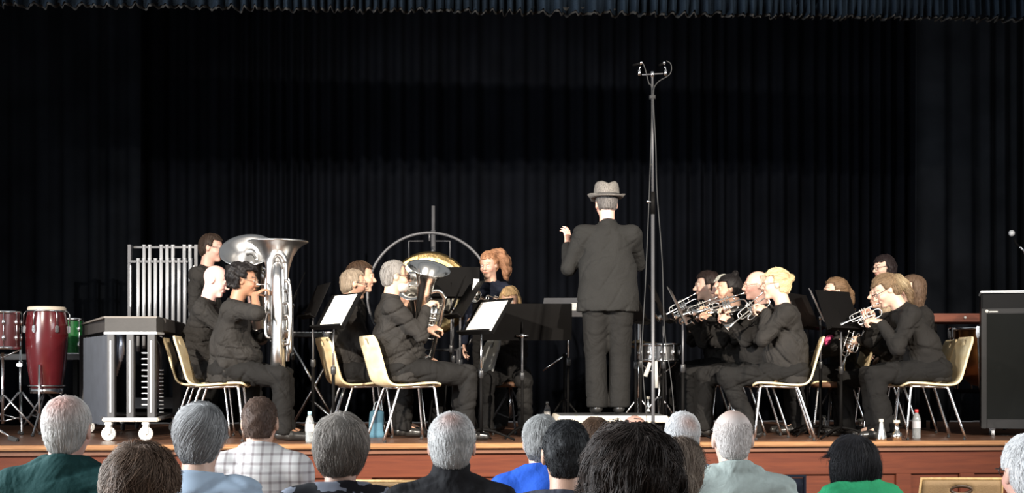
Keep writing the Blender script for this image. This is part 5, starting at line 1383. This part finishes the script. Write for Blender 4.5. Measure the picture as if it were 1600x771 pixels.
M_tweed = node_mat('grey_tweed', lambda nt, b, tc: (lambda nz, r: (nz.inputs['Scale'].__setattr__('default_value', 320), nt.links.new(tc.outputs['Object'], nz.inputs['Vector']), nt.links.new(nz.outputs['Fac'], r.inputs[0]), nt.links.new(r.outputs[0], b.inputs['Base Color'])))(nt.nodes.new('ShaderNodeTexNoise'), ramp(nt, [(.38, '#2e2c2a'), (.62, '#7f7a74')])), .9)
n = 40; vs = []; fs = []
pr = [(.150, .018, .012), (.128, .004, .0), (.106, .004, 0), (.104, .03, 0), (.101, .075, 0), (.094, .110, 0), (.078, .128, 0), (.045, .126, 0), (.002, .118, 0)]
for i, (r_, z_, _) in enumerate(pr):
    for k in range(n):
        a = 2 * math.pi * k / n; cx_, cy_ = math.cos(a), math.sin(a)
        fx_ = 1.16; fy_ = .98
        zz = z_
        if i == 0: zz = .006 + .026 * abs(cy_) ** 2 + (-.022 if cx_ > .6 else .0)
        if i >= 5: zz -= .022 * max(0, 1 - abs(cy_ * r_) / .05) * (1 if i > 5 else .4); 
        if i in (4, 5): r2 = r_ * (1 - .07 * max(0, cx_))
        else: r2 = r_
        vs.append(hm @ Vector((r2 * fx_ * cx_, r2 * fy_ * cy_, zz)))
for i in range(len(pr) - 1):
    for k in range(n): fs.append((i * n + k, i * n + (k + 1) % n, (i + 1) * n + (k + 1) % n, (i + 1) * n + k))
fs.append(tuple((len(pr) - 1) * n + k for k in range(n)))
ht_.add(vs, fs); hat = ht_.obj('hat', M_tweed, PC['root']); md = hat.modifiers.new('felt', 'SOLIDIFY'); md.thickness = .004
bd = MB(); bd.lathe([(.1055, .005), (.1065, .008), (.1055, .030), (.1045, .031)], 40, hm @ Matrix.Diagonal((1.165, .985, 1, 1))); bd.obj('hat_band', mat('dark_hat_band', (.03, .027, .025), .7), hat)
# vent seam of the jacket


# ---------------------------------------------------------------- the audience
GA = 'listeners seated in the audience'
def plaid(name, base, lines, sc_=150, thick=.80):
    def f(nt, b, tc):
        sx = nt.nodes.new('ShaderNodeSeparateXYZ'); nt.links.new(tc.outputs['Object'], sx.inputs[0]); outs = []
        for ax in ('Y', 'Z'):
            m1 = nt.nodes.new('ShaderNodeMath'); m1.operation = 'MULTIPLY'; m1.inputs[1].default_value = sc_; nt.links.new(sx.outputs[ax], m1.inputs[0])
            m2 = nt.nodes.new('ShaderNodeMath'); m2.operation = 'SINE'; nt.links.new(m1.outputs[0], m2.inputs[0])
            m3 = nt.nodes.new('ShaderNodeMapRange'); m3.inputs['From Min'].default_value = .35; m3.inputs['From Max'].default_value = .95; nt.links.new(m2.outputs[0], m3.inputs['Value'])
            m4 = nt.nodes.new('ShaderNodeMath'); m4.operation = 'MULTIPLY'; m4.inputs[1].default_value = sc_ * 3; nt.links.new(sx.outputs[ax], m4.inputs[0])
            outs.append(m3.outputs[0])
        a = nt.nodes.new('ShaderNodeMath'); a.operation = 'ADD'; nt.links.new(outs[0], a.inputs[0]); nt.links.new(outs[1], a.inputs[1])
        r = ramp(nt, [(0, base), (.5, lines[0]), (1.0, lines[1])]); h = nt.nodes.new('ShaderNodeMath'); h.operation = 'MULTIPLY'; h.inputs[1].default_value = .5
        nt.links.new(a.outputs[0], h.inputs[0]); nt.links.new(h.outputs[0], r.inputs[0]); nt.links.new(r.outputs[0], b.inputs['Base Color'])
    return node_mat(name, f, .85)
def speckle(name, base, spot_, scale, thr, noise=False):
    def f(nt, b, tc):
        if noise:
            v = nt.nodes.new('ShaderNodeTexNoise'); v.inputs['Scale'].default_value = scale; v.inputs['Distortion'].default_value = 1.2; o = v.outputs['Fac']
            r = ramp(nt, [(0, base), (thr, base), (thr + .015, spot_), (1, spot_)])
        else:
            v = nt.nodes.new('ShaderNodeTexVoronoi'); v.inputs['Scale'].default_value = scale; o = v.outputs['Distance']
            r = ramp(nt, [(0, spot_), (thr, spot_), (thr + .02, base), (1, base)])
        nt.links.new(tc.outputs['Object'], v.inputs['Vector']); nt.links.new(o, r.inputs[0]); nt.links.new(r.outputs[0], b.inputs['Base Color'])
    return node_mat(name, f, .85)
fab = lambda n_, c: mat(n_, c, .85, spec=.2, bump=.3, bscale=40, var=.08, wrinkle=.35)
HZ = .55 + .52 + .158     # head centre over the floor at scale 1
def listener(label, px, wpx, toppx, hw=.178, **k):
    """px = head middle, wpx = head width in pixels, toppx = row of the top of the head"""
    D = F * hw / wpx; ztop = EYE - (toppx - HOR) / (F / D)
    k.setdefault('hem', .1); k.setdefault('neck', .158); k.setdefault('trap', True); k.setdefault('wr', .003); k.setdefault('crease', .008); k['w'] = k.get('w', 1.0) * .86; k.setdefault('nst', 3400); k.setdefault('srad', .00075)
    sc_ = k.get('sc', 1.0); tall = (HZ + .125) * sc_
    k['hipz'] = .55 * sc_ + (ztop - tall)
    k.setdefault('kneez', .5 + (ztop - tall)); k['kneez'] /= sc_
    yaw = k.pop('yaw', 90); dxh = k.pop('dx', 0)
    return person(label, WX(px, D) + dxh, D - .12, 0, R(yaw), 'sit', group=GA, vox=.0065, cvox=.009, **k)
G1 = (.50, .49, .47)
listener('audience man with white hair, bald crown and dark green jacket', 113, 76, 617, lean=2, w=1.25, belly=.03, skin='pink', hair=dict(t='short', th=.008, L=.03, curl=.1, side=((.66, .40, .34), (-.075, 0, .100), .062)), hcol=(.66, .65, .62), hvar=.1, top=fab('dark_green_wool', (.010, .046, .045)), topname='jacket', trous=M_bp, collar=.03, seed=41)
listener('audience member with messy brown hair greying at the side, lowest on the left', 219, 108, 694, hw=.19, lean=8, skin='fair', hair=dict(t='short', th=.020, amp=.006, L=.07, lift=.012, curl=.6, nape=-.09, swirl=.6, side=((.34, .30, .26), (-.03, .09, .03), .085)), hcol=(.14, .09, .062), hvar=.3, nst=5600, srad=.0010, glasses='dark', top=fab('dark_plum_knit', (.03, .02, .03)), trous=M_bp, seed=42)
listener('audience woman with swirled grey hair and a pale blue dotted shirt', 317, 76, 629, hw=.175, lean=3, w=1.05, skin='pale', hair=dict(t='short', th=.014, L=.08, lift=.005, curl=.12, swirl=1.3, nape=-.10, side=((.55, .55, .55), (-.06, .02, .10), .05)), hcol=(.34, .34, .34), hvar=.3, nst=3600, top=speckle('pale_blue_dotted', '#a9bccf', '#20262e', 16, .045), topname='shirt', trous=M_bp, seed=43)
listener('audience man with close-cropped brown hair and white plaid shirt', 409, 54, 618, hw=.16, lean=3, w=1.15, skin='fair', hair=dict(t='short', th=.004, L=.012, curl=.2, nape=-.06), hcol=(.10, .062, .045), nst=1800, top=plaid('white_brown_plaid', '#d9d6d2', ('#b3acab', '#8c8280')), topname='shirt', collar=.03, trous=M_bp, seed=44)
listener('audience woman with full grey-brown hair and black floral top', 534, 83, 650, hw=.20, lean=6, w=1.02, skin='pale', hair=dict(t='short', th=.026, L=.07, lift=.008, curl=.35, nape=-.13, amp=.006, side=((.48, .46, .43), (.0, .09, .06), .06)), hcol=(.31, .28, .25), hvar=.3, nst=4000, top=speckle('black_floral', '#11131b', '#8f96a5', 11, .56, True), topname='blouse', neckline=.055, trous=M_bp, seed=45)
listener('audience man with short silver hair, a thin pink crown and black jacket', 707, 74, 642, hw=.172, lean=2, w=1.15, skin='pink', hair=dict(t='short', th=.007, L=.022, curl=.15, side=((.55, .36, .31), (-.075, 0, .105), .042)), hcol=(.62, .62, .61), hvar=.15, nst=3000, top=fab('black_jacket_cloth', (.018, .018, .020)), topname='jacket', collar=.075, trous=M_bp, seed=46)
listener('audience man with grey hair in a bright blue shirt', 846, 60, 647, hw=.175, lean=4, skin='pale', hair=dict(t='short', th=.010, L=.04, curl=.3), hcol=(.42, .42, .41), hvar=.25, top=fab('bright_blue_cotton', (.03, .12, .62)), topname='shirt', collar=.02, trous=M_bp, seed=47)
listener('audience man with short black hair, a reddish ear and dark grey hooded top', 884, 82, 652, hw=.182, lean=2, skin='fair', hair=dict(t='short', th=.005, L=.012, curl=.15, lift=.002, nape=-.075), hcol=(.022, .023, .025), nst=3000, top=fab('slate_hood_cloth', (.055, .058, .075)), topname='hooded_top', trous=M_bp, collar=.0, seed=48)
listener('audience member with brown hair showing between two darker heads', 929, 56, 651, hw=.18, lean=3, skin='fair', hair=dict(t='bob', len=.10, th=.010, L=.06), hcol=(.11, .065, .04), hvar=.3, top=fab('brown_knit', (.08, .05, .04)), trous=M_bp, seed=49)
listener('audience man with a bald pink crown just in front of the podium', 990, 44, 646, hw=.155, lean=2, skin='pink', hair=dict(t='ring', th=.006, bz=.10), hcol=(.45, .42, .40), top=fab('grey_shirt_cloth', (.2, .2, .21)), trous=M_bp, seed=50)
listener('audience member with thick dark brown wavy hair, biggest head in front', 985, 140, 671, hw=.20, lean=4, skin='fair', hair=dict(t='short', th=.026, L=.085, lift=.010, curl=.3, nape=-.15, amp=.010, swirl=.3), hcol=(.042, .031, .026), hvar=.35, nst=8500, srad=.0010, top=fab('dark_knit', (.02, .02, .025)), trous=M_bp, seed=51)
listener('audience man with white hair thinning at the crown, in a light blue shirt', 1064, 56, 643, hw=.178, lean=2, skin='pink', hair=dict(t='short', th=.009, L=.03, side=((.62, .42, .36), (-.09, -.02, .07), .042)), hcol=(.74, .74, .74), hvar=.1, top=fab('light_blue_shirt', (.35, .48, .62)), topname='shirt', trous=M_bp, seed=52)
listener('audience woman with long straight light brown ponytail', 1060, 66, 682, hw=.155, lean=3, skin='fair', hair=dict(t='pony', th=.010, tail=[(-.10, .0, .02), (-.125, -.005, -.03), (-.13, -.01, -.12), (-.12, -.012, -.22), (-.11, -.014, -.32)], tr=[.016, .030, .036, .036, .030], L=.12, curl=.03, amp=.002, side=((.42, .34, .27), (-.13, 0, -.12), .15)), hcol=(.20, .15, .115), hvar=.3, nst=4200, top=fab('rust_top', (.20, .08, .06)), neckline=.02, trous=M_bp, seed=53)
listener('audience man with a smooth bald head fringed white, in a pale green-grey shirt', 1141, 60, 638, hw=.158, lean=2, w=1.22, skin=(.70, .47, .38), hair=dict(t='short', th=.002, L=.018, curl=.05, lift=.001, amp=.0005, line=.2, selz=.075, side=((.66, .44, .35), (-.02, 0, .14), .085)), hcol=(.74, .70, .67), hvar=.06, nst=2600, srad=.0006, top=fab('pale_green_grey_cotton', (.40, .46, .43)), topname='shirt', collar=.03, trous=M_bp, seed=54)
listener('audience woman with straight black bob, glasses and a green top', 1324, 92, 667, neck=.125, hw=.285, yaw=112, dx=.10, lean=14, skin='fair', hair=dict(t='bob', len=.135, th=.024, wide=.062, L=.12, curl=.04, amp=.002), hcol=(.013, .013, .016), hvar=.3, nst=4200, glasses='dark', top=fab('bright_green_jersey', (.03, .32, .14)), topname='top', trous=M_bp, neckline=.02, seed=55)
listener('audience man with white hair and glasses, cut off by the right edge', 1603, 84, 676, hw=.172, yaw=96, lean=2, skin='pink', hair=dict(t='short', th=.010, L=.03, nape=-.09), hcol=(.76, .76, .76), hvar=.1, nst=3000, glasses='dark', top=fab('navy_coat', (.02, .03, .06)), trous=M_bp, seed=56)
# ---------------------------------------------------------------- seats of the hall
M_oak = wood_mat('pale_oak_frame', '#a98a5e', '#c7a878', .5)
M_tan = mat('tan_upholstery', (.24, .155, .075), .75, bump=.2, bscale=120)
def hall_chair(label, x, y, yaw=90, m=None, top=.86, fm=None, grip=True, group='wooden hall chairs'):
    r = thing('hall_chair', label, 'chair', (x, y, 0), R(yaw), group)
    m = m or M_tan; fm = fm or M_oak
    # backrest leaning back, player faces +x
    def P(u, v): return Vector((-.20 - .10 * v, u, .46 + (top - .46) * v))
    g = MB(); g.tube([P(-.235, 0), P(-.215, 1), P(.215, 1), P(.235, 0)], .010, 8); g.obj('back_frame', fm, r)
    vs = []; fs = []; NX, NZ = 17, 11
    for j in range(NZ):
        for i in range(NX): vs.append(P((-1 + 2 * i / (NX - 1)) * (.228 - .02 * j / (NZ - 1)), .12 + .86 * j / (NZ - 1)))
    for j in range(NZ - 1):
        for i in range(NX - 1):
            if grip and j == 8 and 6 <= i <= 9: continue
            fs.append((j * NX + i, j * NX + i + 1, (j + 1) * NX + i + 1, (j + 1) * NX + i))
    b = MB().add(vs, fs).obj('back_panel', m, r); md = b.modifiers.new('ply', 'SOLIDIFY'); md.thickness = .014; md.offset = 0
    if grip:
        q = MB(); pts = []
        for k in range(20):
            a = 2 * math.pi * k / 20; pts.append(P(.058 * math.cos(a), .844 + .055 * math.sin(a)))
        q.tube(pts, .010, 6, closed=True); q.obj('grip_ring', mat('dark_grip_ring', (.05, .028, .015), .5), r)
    MB().box((.02, 0, .445), (.44, .44, .04), None, .012).obj('seat', m, r)
    for sx, sy in ((.2, .2), (.2, -.2), (-.19, .21), (-.19, -.21)): MB().tube([(sx, sy, .44), (sx + (.02 if sx > 0 else -.05), sy * 1.05, .01)], .013, 8).obj('leg', fm, r)
    return r
D = 8.2
hall_chair('empty tan hall chair with an oval grip hole, right of the woman in green', WX(1479, 7.9) , 7.9, 88, top=.855)
hall_chair('empty tan hall chair half behind the white-haired man at the edge', WX(1563, 7.4), 7.4, 90, top=.805)
hall_chair('empty tan hall chair between the floral top and the black jacket', WX(622, 8.0), 8.0, 90, top=.835)
hall_chair('dark navy seat back beside the man in the pale green-grey shirt', WX(1166, 6.7), 6.7, 90, mat('navy_upholstery', (.010, .013, .028), .8), top=.955, fm=mat('navy_upholstery', (0, 0, 0)), grip=False, group='navy hall seats')
hall_chair('dark navy seat behind the light blue shirt, a sliver above the shoulder', WX(1098, 7.2), 7.2, 90, mat('navy_upholstery', (0,) * 3), top=.96, fm=mat('navy_upholstery', (0, 0, 0)), grip=False, group='navy hall seats')
